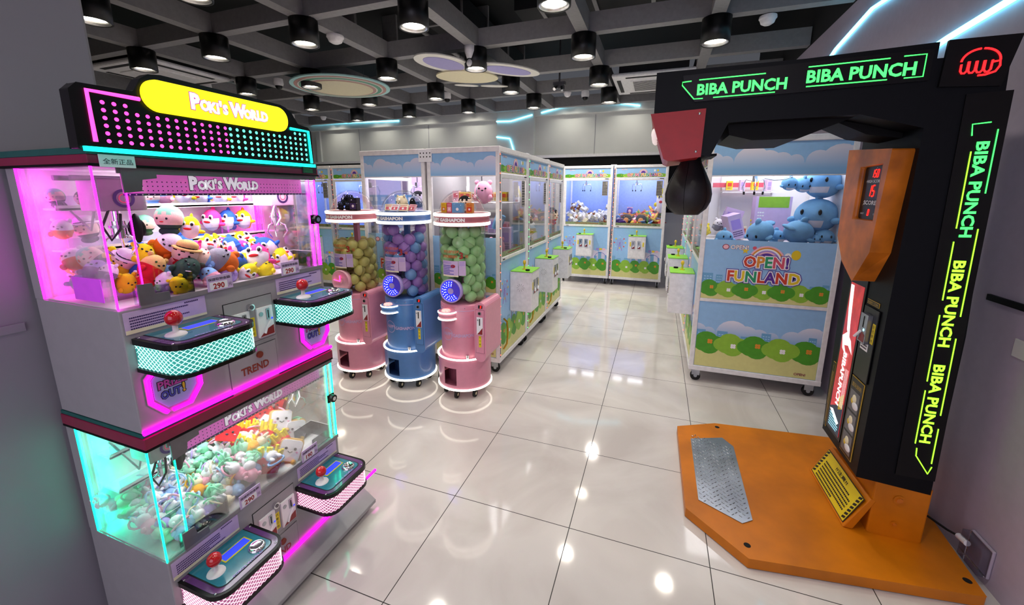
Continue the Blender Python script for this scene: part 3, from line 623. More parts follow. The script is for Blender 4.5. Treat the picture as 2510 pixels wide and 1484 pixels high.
# sign on the roof
gs = FX(.79); sg = MB(); pts = [(-1.068, 1.650), (-.372, 1.650), (-.372, 1.775), (-.385, 1.79), (-.43, 1.795), (-.455, 1.83), (-.48, 1.845), (-.50, 1.85), (-.87, 1.855), (-.90, 1.85), (-.92, 1.835), (-.94, 1.80), (-1.05, 1.797), (-1.066, 1.78)]
sg.prism(pts, gs, 0, .035, 'black_gloss'); sign = sg.build('roof_sign', pm, bevel=.004)
gz = gs.sh(0, 0, .035)
b = MB(); b.prism(rrect(-.925, 1.758, -.485, 1.838, .039, 8), gz, 0, .012, 'yellow_sign'); yp = b.build('name_plate', sign)
b = MB(); poki(b, gz, -.69, 1.782, .028, 'sign_pink', 'sign_white', .0125); b.build('lettering', sign)
b = MB()
def ledline(P, m): b.tube([gz.p(x, z, .003) for x, z in P], .005, m, 6)
ledline([(-.93, 1.783), (-1.035, 1.783), (-1.035, 1.668)], 'pink_led'); tag(b.build('neon_line', sign), 'pink neon corner line'); b = MB()
ledline([(-.47, 1.775), (-.39, 1.775), (-.385, 1.66)], 'teal_bar'); tag(b.build('neon_line', sign), 'teal neon corner line'); b = MB()
b.fbox(gz, -1.06, 1.645, 0, -.372, 1.656, .008, 'teal_bar'); tag(b.build('light_bar', sign), 'turquoise light bar'); b = MB()
for (m, ya, yb, nc) in (('pink_led', -1.008, -.711, 14), ('mint_led', -.695, -.405, 14)):
    for i in range(nc):
        y = ya+(yb-ya)*i/(nc-1)
        for j in range(6):
            z = 1.672+.0178*j
            if z > 1.745 and -.955 < y < -.46: continue
            if z > 1.752 and not (-.46 < y or y < -.955): continue
            b.disc(gz, y, z, .0050, .0050, .0008, m, 8); b.ringflat(gz, y, z, 
                .0056, .0072, .0005, 'black_matte', n=8)
b.build('light_dots', sign)
# stickers under the canopy
b = MB(); b.fbox(F, -1.02, 1.612, .014, -.945, 1.642, .016, 'label_white'); b.text('全新正品', F.sh(-.982, 1.619), .014, 'ink', w=.062, align='C', c=.0165); b.build('sticker', pm)
b = MB(); b.fbox(F, -.40, 1.622, .0125, -.33, 1.652, .014, 'ink'); b.lines(F, -.395, 1.625, -.35, 1.65, 6, 'art_teal', .0145); b.build('sticker', pm)
tag(MB().box(.60, PY0-.002, 1.262, .73, PY0-.0005, 1.325, 'violet_print').build('sticker', pm), 'plain violet square sticker on the side glass') if mat('violet_print', '#d048e8', .4, emit=.25) else None
# consoles, prize doors, coin doors
def console(y0, yw, zt, kind):
    y1 = y0+.24; lat, latw = ('lattice_teal', 'lattice_white') if kind == 0 else ('lattice_rose', 'lattice_rosew')
    X0, X1 = PX+.001, .958
    def outl(g, n=6):
        P = [(X0, y0-g), (X1-.05, y0-g)]
        P += [(X1-.05+(.05+g)*math.sin(PI/2*i/n), y0+.05-(.05+g)*math.cos(PI/2*i/n)) for i in range(1, n+1)]
        P += [(X1-.05+(.05+g)*math.cos(PI/2*i/n), y1-.05+(.05+g)*math.sin(PI/2*i/n)) for i in range(0, n+1)]
        return P+[(X0, y1+g)]
    o = MB().prism(outl(-.004), FZ(0), zt-.085, zt-.012, lat).build('control_console', pm)
    MB().prism(outl(.002), FZ(0), zt-.014, zt+.002, 'black_gloss').build('top_rim', o, bevel=.003)
    MB().prism(outl(.002), FZ(0), zt-.093, zt-.082, 'black_gloss').build('bottom_rim', o, bevel=.003)
    b = MB(); b.prism(outl(-.008), FZ(0), zt+.002, zt+.003, 'console_purple'); b.prism(outl(-.026), FZ(0), zt+.003, zt+.0036, 'ink'); b.prism(outl(-.030), FZ(0), zt+.0036, zt+.0042, 'console_teal')
    b.build('printed_top', o)
    # lattice lines on the glowing side
    P = outl(-.003); seg = []; L = 0
    for i in range(len(P)-1):
        d = math.dist(P[i], P[i+1]); seg.append((L, d, P[i], P[i+1])); L += d
    def at(s):
        for l, d, p, q in seg:
            if s <= l+d+1e-9: t = (s-l)/d; return (p[0]+(q[0]-p[0])*t, p[1]+(q[1]-p[1])*t)
        return P[-1]
    b = MB(); h = .066; st = .0165; k = -4
    while k*st < L:
        for sgn in (1, -1):
            pts = []
            for j in range(7):
                s = k*st+(h*1.25)*j/6 if sgn > 0 else k*st+(h*1.25)*(1-j/6)
                if 0 <= s <= L: x, y = at(s); pts.append((x, y, zt-.081+h*j/6))
            if len(pts) > 1: b.tube(pts, .0009, latw, 4, cap=False)
        k += 1
    b.build('glowing_lattice', o)
    # joystick, screen, button
    jx, jy = .86, y0+.062
    j = MB().lathe((jx, jy, zt+.004), [(.026, 0), (.024, .004), (.012, .009), (.007, .011), (.006, .032), (0, .032)], 'white_paint', 20).build('joystick', o)
    MB().ell((jx, jy, zt+.052), (.021, .021, .022), 'red_ball', nu=20, nv=14).build('joystick_ball', j)
    b = MB(); b.box(.815, y0+.095, zt+.004, .856, y0+.19, zt+.0052, 'console_yellow'); b.box(.82, y0+.1, zt+.0052, .85, y0+.185, zt+.006, 'lcd_blue'); b.build('screen', o)
    b = MB(); b.lathe((.895, y0+.175, zt+.004), [(.027, 0), (.026, .006), (.02, .011), (.018, .009), (0, .010)], 'chrome', 24); b.build('start_button', o)
    b = MB(); zt2 = FZ(zt+.0045); poki_small = Fr((.93, y0+.12, zt+.0045), (0, 1, 0), (-1, 0, 0)); b.text("POKI'S WORLD", poki_small, .008, 'art_lilac', align='C', off=.02, w=.10); b.build('lettering', o)
    b = MB()
    for x, y in ((X0+.012, y0+.01), (X0+.012, y1-.01), (X1-.03, y0+.012), (X1-.02, y1-.03)): b.ell((x, y, zt+.003), (.004, .004, .002), 'screw', nu=8, nv=5)
    b.build('screw', o)
def prize(yc, zb, ledm):
    z0, z1 = zb-.004, zb+.146; w = .067
    oc = [(yc-w, z1-.035), (yc-w, z0+.045), (yc-w+.035, z0), (yc+w-.035, z0), (yc+w, z0+.045), (yc+w, z1-.035), (yc+w-.035, z1), (yc-w+.035, z1)]
    b = MB(); b.prism([(yc+(a-yc)*1.12, (z0+z1)/2+(c-(z0+z1)/2)*1.12) for a, c in reversed(oc)], F, .0005, .004, 'panel_grey'); o = b.build('prize_door', pm)
    ins = [(yc+(a-yc)*.84, (z0+z1)/2+(c-(z0+z1)/2)*.84) for a, c in oc]
    MB().prism(ins, F, .004, .0055, 'label_prize').build('door_flap', o)
    b = MB(); q = [oc[i] for i in (7, 0, 1, 2)]; b.tube([F.p(a, c, .008) for a, c in q], .0062, ledm, 8); q = [(yc-w+.05, z0), oc[3], oc[4], oc[5], oc[6]]; b.tube([F.p(a, c, .008) for a, c in q], .0062, ledm, 8); b.build('neon_ring', o)
    b = MB(); g = F.sh(yc-.044, z0+.074, .0056)
    for off, m1, m2, c in ((.09, 'ink', 'ink', .0004), (.03, 'sign_pinkp', 'art_violetb', .0009)):
        b.text('PRiZE', g, .022, m1, off=off, c=c, w=.074); b.text('OUT', g.sh(.004, -.032), .022, m2, off=off, c=c, w=.052); b.text('!', g.sh(.062, -.031), .027, 'ink' if c < .0005 else 'art_yellow', off=off, c=c)
    b.build('lettering', o)
mat('label_prize', '#a9b8ea', .35, noise=.03); mat('sign_pinkp', '#c84ab0', .4); mat('art_violetb', '#4a52c0', .4)
def coin(zt):
    b = MB(); b.fbox(F, -.765, zt-.16, .0003, -.585, zt, .0015, 'dark_gap'); b.fbox(F, -.763, zt-.158, .001, -.587, zt-.002, .003, 'grey_body'); o = b.build('coin_door', pm)
    b = MB(); b.cyl(F.p(-.676, zt-.03, .002), F.p(-.676, zt-.03, .016), .012, 'chrome', 16); b.cyl(F.p(-.676, zt-.03, .016), F.p(-.676, zt-.03, .018), .007, 'metal_grey', 12); b.build('door_lock', o)
    for y in (-.745, -.655):
        b = MB(); b.fbox(F, y, zt-.15, .003, y+.062, zt-.042, .010, 'label_white'); b.fbox(F, y+.034, zt-.09, .010, y+.048, zt-.05, .013, 'steel'); b.fbox(F, y+.039, zt-.085, .013, y+.043, zt-.055, .0135, 'dark_gap')
        b.flat([(y+.002, zt-.148), (y+.06, zt-.148), (y+.06, zt-.115), (y+.03, zt-.125)], F, .0106, 'art_redcoin'); b.cyl(F.p(y+.014, zt-.065, .01), F.p(y+.014, zt-.065, .0125), .008, 'steel', 12)
        b.tube([F.p(y+.05, zt-.095, .012), F.p(y+.028, zt-.12, .014), F.p(y+.02, zt-.138, .014)], .004, 'label_white', 6); b.disc(F, y+.056, zt-.09, .004, .004, .0108, 'lcd_blue', 8); b.build('coin_slot', o, bevel=.001)
    b = MB(); b.fbox(F, -.682, zt-.14, .003, -.662, zt-.07, .0036, 'yellow_label')
    for k, ch in enumerate('代幣②枚'): b.text(ch, F.sh(-.672, zt-.085-.0165*k, .0036), .011, 'ink', align='C', c=.0004)
    b.build('sticker', o)
    b = MB(); z2 = zt-.175; b.fbox(F, -.772, z2-.145, .0003, -.588, z2, .001, 'panel_line'); b.fbox(F, -.77, z2-.143, .0006, -.59, z2-.002, .0022, 'grey_body'); o = b.build('service_panel', pm)
    b = MB(); b.cyl(F.p(-.66, z2-.035, .002), F.p(-.66, z2-.035, .008), .012, 'trend_copper', 14); b.build('lock', o)
    b = MB(); b.text('TREND', F.sh(-.68, z2-.09, .0022), .026, 'trend_copper', off=.03, align='C', w=.105, c=.0006); b.build('lettering', o)
mat('art_redcoin', '#8a1c22', .4); mat('panel_line', '#5c5a60', .5)
for z, kind in ((1.16, 0), (.37, 1)):
    for y0 in (-1.016, -.578): console(y0, 0, z, kind)
    for yc in (-.935, -.405): prize(yc, z-.235, 'magenta_led' if kind == 0 else 'teal_led')
    coin(z+.03)
    for y0, y1 in ((-1.026, -.815), (-.56, -.345)):
        b = MB(); b.fbox(F, y0, z+.015, .0003, y1, z+.075, .0018, 'label_lilac'); b.flat([(y0, z+.015), (y1, z+.015), (y1, z+.022), (y0, z+.026)], F, .002, 'label_cream')
        b.lines(F, y0+.012, z+.024, y1-.05, z+.062, 5, 'ink_purple', .0023, seed=int(z*10)); b.lines(F, y1-.06, z+.063, y1-.02, z+.071, 1, 'ink_purple', .0023); b.build('instruction_sticker', pm)
# lights in the cases
area('case_light', (.60, -.60, 1.606), (0, 0, 0), .25, .46, 4.6, (1, .93, 1)); area('edge_glow', (.45, -1.02, 1.43), (PI/2, 0, -.5), .03, .34, .9, (1, .02, .85)); area('edge_glow', (.45, -.34, 1.43), (-PI/2, 0, .5), .03, .34, .5, (1, .02, .85))
area('case_light', (.60, -.60, .822), (0, 0, 0), .25, .46, 3.8, (.97, 1, .98)); area('edge_glow', (.45, -1.02, .64), (PI/2, 0, -.5), .03, .34, 1.3, (0, 1, .6))
UP = [
  ('doll_pink', (0.475, -0.741, 1.536), 0.53, 'doll plush with pink hat, left of the blue pillow on the top shelf'),
  ('pouch_sky', (0.475, -0.704, 1.538), 0.66, 'sky blue pillow plush at left end of the top shelf row'),
  ('fish_yellow', (0.475, -0.640, 1.544), 0.76, 'yellow fish plush with white belly, first of the top shelf row'),
  ('fish_blue', (0.475, -0.578, 1.538), 0.75, 'blue topped fish plush on the upper shelf between two yellow ones'),
  ('fish_yellow', (0.475, -0.507, 1.534), 0.73, 'yellow fish plush beside the pink one on the top shelf'),
  ('fish_pink', (0.475, -0.437, 1.533), 0.77, 'pink fish plush at the right end of the top shelf'),
  ('doll_mint', (0.475, -0.775, 1.447), 0.68, 'mint haired doll plush on the middle shelf behind the hanging cord'),
  ('fish_pink', (0.475, -0.552, 1.445), 0.91, 'pink fish plush on the middle shelf'),
  ('fish_blue', (0.475, -0.491, 1.441), 0.89, 'blue fish plush on the middle shelf'),
  ('fish_yellow', (0.475, -0.423, 1.440), 0.87, 'yellow fish plush at the right end of the middle shelf'),
  ('doll_mint', (0.475, -0.981, 1.538), 0.53, 'mint haired doll plush at the left end of the top shelf'),
  ('doll_black', (0.475, -0.919, 1.532), 0.52, 'black haired doll plush with red body on the top shelf'),
  ('bear', (0.475, -0.981, 1.445), 0.65, 'white headed bear plush with orange body on the middle shelf'),
  ('doll_spot', (0.475, -0.927, 1.443), 0.74, 'dark haired doll plush with white hat on the middle shelf'),
  ('doll_mint', (0.620, -0.784, 1.469), 0.95, 'large mint haired doll plush held up high, left of a yellow fish'),
  ('fish_yellow', (0.630, -0.732, 1.435), 0.82, 'yellow fish plush standing upright beside the large mint haired doll'),
  ('bear', (0.630, -0.806, 1.384), 0.95, 'white and orange bear plush leaning under the large mint haired doll'),
  ('doll_straw', (0.680, -0.789, 1.358), 0.84, 'doll plush wearing a straw hat in the middle of the pile'),
  ('fish_yellow', (0.580, -0.650, 1.363), 0.79, 'yellow fish plush lying behind the straw hat doll'),
  ('fish_pink', (0.560, -0.679, 1.358), 0.65, 'pink fish plush half hidden behind the pile, by the straw hat doll'),
  ('fish_blue', (0.580, -0.563, 1.351), 0.82, 'blue fish plush near the back centre of the upper pile'),
  ('fish_yellow', (0.540, -0.478, 1.360), 0.92, 'yellow fish plush high at the back right of the upper pile'),
  ('fish_pink', (0.530, -0.571, 1.359), 0.65, 'pink fish plush wedged behind two fish at the pile back'),
  ('fish_yellow', (0.580, -0.463, 1.339), 0.79, 'yellow fish plush beside the blue one near the magenta panel'),
  ('fish_blue', (0.620, -0.447, 1.334), 1.02, 'blue fish plush at the right edge of the upper pile'),
  ('pouch_yellow', (0.620, -0.873, 1.361), 0.81, 'round yellow pillow plush left of the straw hat doll'),
  ('pouch_straw', (0.680, -0.887, 1.331), 0.85, 'straw and red pillow plush at the front left of the pile'),
  ('doll_pink', (0.680, -0.745, 1.338), 0.83, 'pink hatted doll plush lying beside the grey and orange bear'),
  ('pouch_green', (0.710, -0.813, 1.311), 0.93, 'dark green pillow plush at the front of the upper pile'),
  ('bear_brown', (0.700, -0.689, 1.320), 1.12, 'grey and orange bear plush upside down at the front centre'),
  ('fish_pink', (0.690, -0.549, 1.307), 1.21, 'big pink fish plush with white belly at the front right'),
  ('fish_yellow', (0.660, -0.595, 1.300), 0.84, 'yellow fish plush between the bear and big pink fish'),
  ('fish_yellow', (0.660, -0.421, 1.289), 0.90, 'yellow fish plush in the right acrylic chute corner'),
  ('fish_yellow', (0.720, -0.619, 1.268), 0.79, 'yellow fish plush against the front glass, right of centre'),
  ('pouch_yellow', (0.720, -0.548, 1.268), 0.81, 'yellow pillow plush behind the right price tag'),
  ('pouch_sky', (0.720, -0.750, 1.279), 0.72, 'blue pillow plush against the front glass below the bear'),
  ('pouch_plum', (0.710, -0.684, 1.257), 0.78, 'pink plum pillow plush against the glass beside the blue one'),
  ('pouch_grey', (0.700, -0.870, 1.283), 0.68, 'white and grey pillow plush in the left chute corner'),
  ('pouch_yellow', (0.730, -0.850, 1.271), 0.65, 'yellow pillow plush behind the left price tag'),
  ('pouch_straw', (0.660, -0.905, 1.290), 0.74, 'straw coloured pillow plush under the left pile'),
  ('doll_spot', (0.600, -0.913, 1.349), 0.73, 'doll plush with white hat standing by the corner light strip'),
  ('pouch_yellow', (0.660, -0.946, 1.291), 0.66, 'yellow pillow plush near the left corner on the case floor'),
  ('doll_mint', (0.560, -0.969, 1.365), 0.74, 'mint haired doll plush lying behind the side glass'),
  ('bear', (0.530, -1.013, 1.360), 0.76, 'orange and white bear plush tumbled at the back left corner'),
  ('pouch_plum', (0.620, -0.990, 1.333), 0.74, 'grey and purple pillow plush lying in the left of the case'),
  ('pouch_plum', (0.560, -1.013, 1.292), 0.77, 'plum pillow plush at the bottom of the left corner'),
  ('pouch_grey', (0.660, -0.982, 1.329), 0.58, 'white pillow plush between the side glass and the left chute'),
]
LO = [
  ('fries', (0.600, -0.687, 0.655), 1.08, 'large red fries plush with long yellow sticks, left of the group'),
  ('fries', (0.520, -0.479, 0.617), 0.99, 'fries plush behind the toast plush'),
  ('fries', (0.500, -0.395, 0.605), 1.21, 'fries plush high at the back near the claw'),
  ('fries', (0.500, -0.560, 0.634), 0.78, 'fries plush half hidden above the large fries plush'),
  ('toast', (0.580, -0.451, 0.561), 1.24, 'white toast plush with smiling face at the top right of the pile'),
  ('fries', (0.600, -0.552, 0.550), 1.14, 'fries plush in the centre under the toast plush'),
  ('fries', (0.560, -0.585, 0.580), 0.90, 'fries plush beside the large one, mostly yellow sticks showing'),
  ('fries', (0.680, -0.540, 0.516), 1.22, 'red fries plush lying sideways near the right chute'),
  ('fries', (0.730, -0.636, 0.518), 1.12, 'red smiling fries plush at the front glass'),
  ('fries', (0.650, -0.635, 0.546), 1.06, 'tan and yellow fries plush in front of the centre'),
  ('fries', (0.600, -0.669, 0.572), 0.84, 'small red fries plush among the pastel toys'),
  ('toast', (0.720, -0.528, 0.480), 1.23, 'toast plush lying flat behind the 190 price tag'),
  ('toast', (0.620, -0.416, 0.505), 1.19, 'toast plush lying behind the right chute wall'),
  ('toast', (0.520, -0.493, 0.572), 0.98, 'toast plush tilted at the back of the pile'),
  ('fries', (0.500, -0.550, 0.600), 0.93, 'fries plush at the far back of the pile'),
]
rp = random.Random(5)
for k, loc, sc, lab in UP:
    up = 'held' in lab or 'shelf' in lab or 'upright' in lab
    rot = (rp.uniform(-.15, .15), rp.uniform(-.1, .1), -.9+rp.uniform(-.35, .35)) if up else (rp.uniform(-.9, .9), rp.uniform(-.9, .3), rp.uniform(-1.6, .3))
    loc = (loc[0], min(max(loc[1], -.99), -.37), max(loc[2], 1.247+.028*sc))
    place(k, loc, rot, lab, None, scale=sc)
FK = ['fish_yellow', 'pouch_straw', 'fish_blue', 'bear', 'fish_pink', 'pouch_yellow', 'doll_mint', 'pouch_sky']
FN = {'fish_yellow': 'yellow fish plush', 'pouch_straw': 'straw and red pillow plush', 'fish_blue': 'blue fish plush', 'bear': 'white and orange bear plush', 'fish_pink': 'pink fish plush', 'pouch_yellow': 'yellow pillow plush', 'doll_mint': 'mint haired doll plush', 'pouch_sky': 'sky blue pillow plush'}
for i in range(24):
    y = -.95+.56*((i*.618) % 1); x = .47+.20*(i/23); z = 1.285+.10*(1-(x-.47)/.22)*rp.uniform(.2, 1)
    k = FK[i % 8] if y < -.7 else ['fish_yellow', 'fish_blue', 'fish_pink'][i % 3]
    w = 'left' if y < -.7 else 'right'
    place(k, (x, y, z), (rp.uniform(-1.5, 1.5), rp.uniform(-1, 1), rp.uniform(-2, 1)), FN[k]+' half buried in the %s of the upper pile' % w, FN[k]+'es half buried in the %s of the upper pile' % w, scale=.95)
for k, loc, sc, lab in LO:
    loc = (loc[0], loc[1], max(loc[2], .50)); place(k, loc, (rp.uniform(-.5, .5), rp.uniform(-.9, -.1), rp.uniform(-1.2, -.2)), lab, None, scale=sc)
CN = {'mini_mint': 'mint green', 'mini_lilac': 'lilac', 'mini_baby': 'pale blue', 'mini_amber': 'amber', 'mini_rose': 'pale pink', 'mini_cream': 'cream'}
zones = [((-.80, -.62), (.45, .74), 46), ((-1.0, -.80), (.46, .75), 46)]
for (ya, yb), (xa, xb), cnt in zones:
    g = cnt//6+1; i = 0
    for k in range(cnt):
        x = xa+(xb-xa)*((k*.618) % 1); y = ya+(yb-ya)*((k+.5)/cnt)
        h = (.74-x)/.3*.12*(1 if y > -.85 else .55)+(.05 if y > -.75 else 0)
        z = .485+h*rp.uniform(.55, 1.05)
        key = rp.choice(['mini_mint', 'mini_mint', 'mini_lilac', 'mini_baby', 'mini_rose', 'mini_amber', 'mini_cream']) if y > -.85 else rp.choice(['mini_baby', 'mini_rose', 'mini_cream', 'mini_mint', 'mini_lilac'])
        side = 'in the middle' if y > -.80 else 'at the left side'
        place(key, (x, y, z), (rp.uniform(-1.4, 1.4), rp.uniform(-1.4, .6), rp.uniform(-3, 3)), 'small %s plush keychain heaped %s of the lower case' % (CN[key], side), 'small %s plush keychains heaped %s of the lower case' % (CN[key], side), scale=rp.uniform(1.0, 1.35))
# heap below the visible toys
for i in range(14):
    k = rp.choice(['mini_mint', 'mini_cream', 'mini_amber', 'mini_rose']); place(k, (rp.uniform(.46, .6), rp.uniform(-.62, -.42), rp.uniform(.49, .56)), (rp.uniform(-1, 1), rp.uniform(-1, 1), rp.uniform(-3, 3)), 'small %s plush keychain under the fries toys' % CN[k], 'small %s plush keychains under the fries toys' % CN[k], scale=1.3)

mat('poster_red', '#c0343a', .3, emit=.6, noise=.3, nscale=14); mat('poster_white', '#f4f0f0', .3, emit=.9, noise=0); mat('poster_dark', '#1a2a44', .3, emit=.3); mat('sky_print', '#9ae0f4', .3, emit=.9, noise=0)
mat('bag_black', '#161317', .45, bump=.3, nscale=60); mat('bulb_clear', '#f4e8e4', .15, emit=.5)

# ================================================================== CAPSULE MACHINES
class CylFr:   # bends flat print round a vertical cylinder; a is arc length from the angle ang
    def __init__(s, o, R, ang, a=0, b=0, c=0): s.o = Vector(o); s.R = R; s.ang = ang; s.a = a; s.b = b; s.c = c
    def p(s, a, b, c=0):
        t = s.ang+(a+s.a)/s.R; r = s.R+c+s.c
        return s.o+Vector((r*math.cos(t), r*math.sin(t), b+s.b))
    def sh(s, a, b, c=0): return CylFr(s.o, s.R, s.ang, s.a+a, s.b+b, s.c+c)
def bentbox(b, fr, a0, b0, a1, b1, c, m, n=8):
    vs = []
    for i in range(n+1):
        a = a0+(a1-a0)*i/n; vs += [fr.p(a, b0, c), fr.p(a, b1, c)]
    b.add(vs, [(2*i, 2*i+2, 2*i+3, 2*i+1) for i in range(n)], m)
def torus(b, o, R, r, m, a0=0, a1=2*PI, n=40):
    P = [(o[0]+R*math.cos(a0+(a1-a0)*i/n), o[1]+R*math.sin(a0+(a1-a0)*i/n), o[2]) for i in range(n if a1-a0 > 6.28 else n+1)]
    b.tube(P, r, m, 6, closed=a1-a0 > 6.28)
def clear_label(b, fr):
    bentbox(b, fr, -.10, -.065, .035, .05, .001, 'label_lilac'); bentbox(b, fr, .038, -.055, .088, .052, .0012, 'label_lilac'); bentbox(b, fr, -.10, -.065, .035, -.055, .0014, 'label_cream')
    b.lines(fr, -.092, -.052, -.0, .02, 6, 'art_violetb', .0016, seed=3); b.lines(fr, -.092, .028, -.02, .045, 2, 'art_lilac', .0016, seed=4)
    b.disc(fr, -.005, .012, .018, .012, .0018, 'ink_red', 12); b.lines(fr, .043, .015, .083, .045, 3, 'art_lilac', .0016, seed=6)
def gashapon(cx, cy, body, band, dark, title, lab, dialc, dial_on):
    t = thing('capsule_machine', lab, 'capsule machine', (cx, cy, 0)); O = (cx, cy, 0)
    # base drum with the outlet hole
    b = MB(); R = .205; zr = [.085, .125, .26, .33]; n = 48; vs = []
    for z in zr: vs += [(cx+R*math.cos(2*PI*i/n), cy+R*math.sin(2*PI*i/n), z) for i in range(n)]
    fs = []
    for q in range(3):
        for i in range(n):
            ang = (360*(i+.5)/n) % 360
            if q == 1 and 247 < ang < 278: continue
            fs.append((q*n+i, q*n+(i+1) % n, (q+1)*n+(i+1) % n, (q+1)*n+i))
    b.add(vs, fs, body, True); b.lathe(O, [(R, .33), (.17, .335)], body, 40); b.lathe(O, [(0, .085), (R, .085)], body, 40)
    base = b.build('base_drum', t)
    b = MB(); b.lathe(O, [(.198, .12), (.13, .122), (.13, .262), (.198, .264)], dark, 30, smooth=False); b.build('outlet', base)
    b = MB(); torus(b, (cx, cy, .09), .207, .0085, 'warm_ring'); b.build('ring_light', t)
    b = MB(); torus(b, (cx, cy, .332), .206, .0075, 'warm_ring', math.radians(150), math.radians(322)); b.build('ring_light', t)
    b = MB(); b.lathe(O, [(.176, .33), (.176, .735), (.172, .745), (0, .745)], body, 40)
    torus(b, (cx, cy, .70), .1755, .0022, 'label_lilac'); bd = b.build('body_drum', t)
    b = MB(); g = CylFr(O, .177, math.radians(-88)); b.text('HAPPY', g.sh(-.10, .505), .026, 'label_lilac', off=.03, c=.0008, w=.085); b.text('GASHAPON', g.sh(-.012, .50), .024, 'label_lilac', off=.03, c=.0008, w=.155)
    b.ringflat(g, -.065, .515, .045, .049, .0006, 'label_lilac', n=30); b.build('lettering', bd)
    b = MB()
    for k in range(8): a = math.radians(-150+k*22); b.ell((cx+.177*math.cos(a), cy+.177*math.sin(a), .722), (.0035,)*3, 'screw', nu=6, nv=5)
    b.build('screw', bd)
    b = MB(); b.cyl((cx+.10, cy-.16, .335), (cx+.10, cy-.16, .365), .012, 'chrome', 12); b.build('lock', bd)
    # tube, head, dome
    b = MB(); b.lathe(O, [(.172, .745), (.172, 1.315)], 'clear_glass', 36); b.build('clear_tube', t)
    b = MB(); b.lathe(O, [(.0, 1.315), (.20, 1.315), (.203, 1.33), (.203, 1.395), (.2, 1.405), (0, 1.405)], band, 40); hd = b.build('head_ring', t)
    for z in (1.33, 1.395):
        b = MB(); b.lathe(O, [(.203, z-.011), (.209, z-.009), (.209, z+.009), (.203, z+.011)], 'warm_ring', 48); b.build('ring_light', hd)
    b = MB(); g = CylFr(O, .2035, math.radians(-97)); b.text(title, g.sh(-.02, 1.351), .022, 'art_white', off=.06, c=.001, align='C', stretch=1.15); b.build('lettering', hd)
    b = MB(); b.lathe(O, [(.172, 1.405)]+[(.168*math.cos(a), 1.41+.158*math.sin(a)) for a in [PI/2*i/10 for i in range(11)]], 'dome_acrylic', 36); b.build('dome', t)
    b = MB(); b.box(cx-.02, cy+.02, .745, cx+.02, cy+.05, 1.315, body); b.build('inner_post', t)
    # dial
    o2 = Vector((cx-.015, cy-.172, .85)); g = Fr(o2, (1, 0, 0), (0, 0, 1))
    b = MB(); b.lathe(None, [(.088, 0), (.09, .012), (.082, .016), (.08, .012), (0, .012)], dialc, 36, fr=g) if False else None
    n = 36; pr = [(.085, -.03), (.088, .010), (.082, .015), (.080, .010), (.0, .010)]
    vs = []
    for r, c in pr: vs += [g.p(r*math.cos(2*PI*i/n), r*math.sin(2*PI*i/n), c) for i in range(n)]
    b.add(vs, [(q*n+i, q*n+(i+1) % n, (q+1)*n+(i+1) % n, (q+1)*n+i) for q in range(4) for i in range(n)], dialc, True)
    if dial_on:
        b.ringflat(g, 0, 0, .024, .076, .0108, 'blue_led', PI*.42, PI*1.78, 24); b.ringflat(g, 0, 0, .024, .076, .0106, 'dial_blue', n=28)
        for rr_, k in ((.04, 9), (.052, 11), (.066, 14)):
            for i in range(k): a = PI*.45+PI*1.28*i/(k-1); b.disc(g, rr_*math.cos(a), rr_*math.sin(a), .003, .003, .0114, 'white_led', 6)
    b.disc(g, 0, 0, .022, .022, .0125, dialc, 16); d = b.build('dial', t)
    if not dial_on:
        b = MB(); b.tube([g.p(0, .045, .016), g.p(0, 0, .016)], .004, 'pink_led', 6); b.tube([g.p(-.06, .008, .016), g.p(0, -.002, .016)], .003, 'pink_led', 6); b.build('dial_hand', d)
    b = MB(); g = CylFr(O, .1725, math.radians(-80)); clear_label(b, g.sh(-.02, 1.02)); b.build('instruction_sticker', t)
    b = MB(); g2 = g.sh(-.03, 0); b.text('本機台遊戲結束時', g2.sh(-.075, 1.125), .022, 'ink_orange', off=.01, c=.001, w=.125); b.text('會自動回歸原位數字', g2.sh(-.085, 1.09), .022, 'ink_orange', off=.01, c=.001, w=.125)
    b.text('3', g2.sh(.055, 1.087), .045, 'ink_red', off=.03, c=.001); b.text('喔', g2.sh(.095, 1.092), .022, 'ink_orange', c=.001); b.build('lettering', t)
    # button shelf
    sx, sy = cx-.05, cy-.165; b = MB(); b.lathe((sx, sy, 0), [(0, .635), (.07, .635), (.07, .70), (0, .70)], body, 24, PI, 2*PI); s = b.build('button_shelf', t)
    for z in (.642, .692): b = MB(); torus(b, (sx, sy, z), .071, .0055, 'warm_ring', PI, 2*PI, 20); b.build('ring_light', s)
    b = MB(); b.lathe((sx, sy-.03, .70), [(.034, 0), (.03, .012), (0, .018)], 'rainbow', 20); b.build('start_button', s)
    # coin box
    x0, x1, y0, y1 = cx+.175, cx+.262, cy-.19, cy+.12; xm = (x0+x1)/2; r = (x1-x0)/2
    g = FmY(y0); pts = [(xm+r*math.cos(a), .745+r*math.sin(a)) for a in [PI*i/10 for i in range(11)]]+[(xm+r*math.cos(a), .385+r*math.sin(a)) for a in [PI+PI*i/10 for i in range(11)]]
    b = MB(); b.prism([(xm+(a-xm)*.9,   .565+(z-.565)*.985) for a, z in pts], g, -(y1-y0), -.015, body); b.prism(pts, g, -.015, 0, body); cb = b.build('coin_box', t, bevel=.004)
    b = MB(); b.fbox(g, x0+.010, .41, 0, x1-.010, .735, .0015, dark); b.fbox(g, x0+.012, .412, .0005, x1-.012, .733, .0022, body); b.build('coin_door', cb)
    b = MB(); b.fbox(g, xm-.012, .745, .001, xm+.02, .768, .003, 'ink'); seg7(b, g.sh(xm+.002, .748, .003), '0', .018, 'seg_red'); b.build('counter', cb)
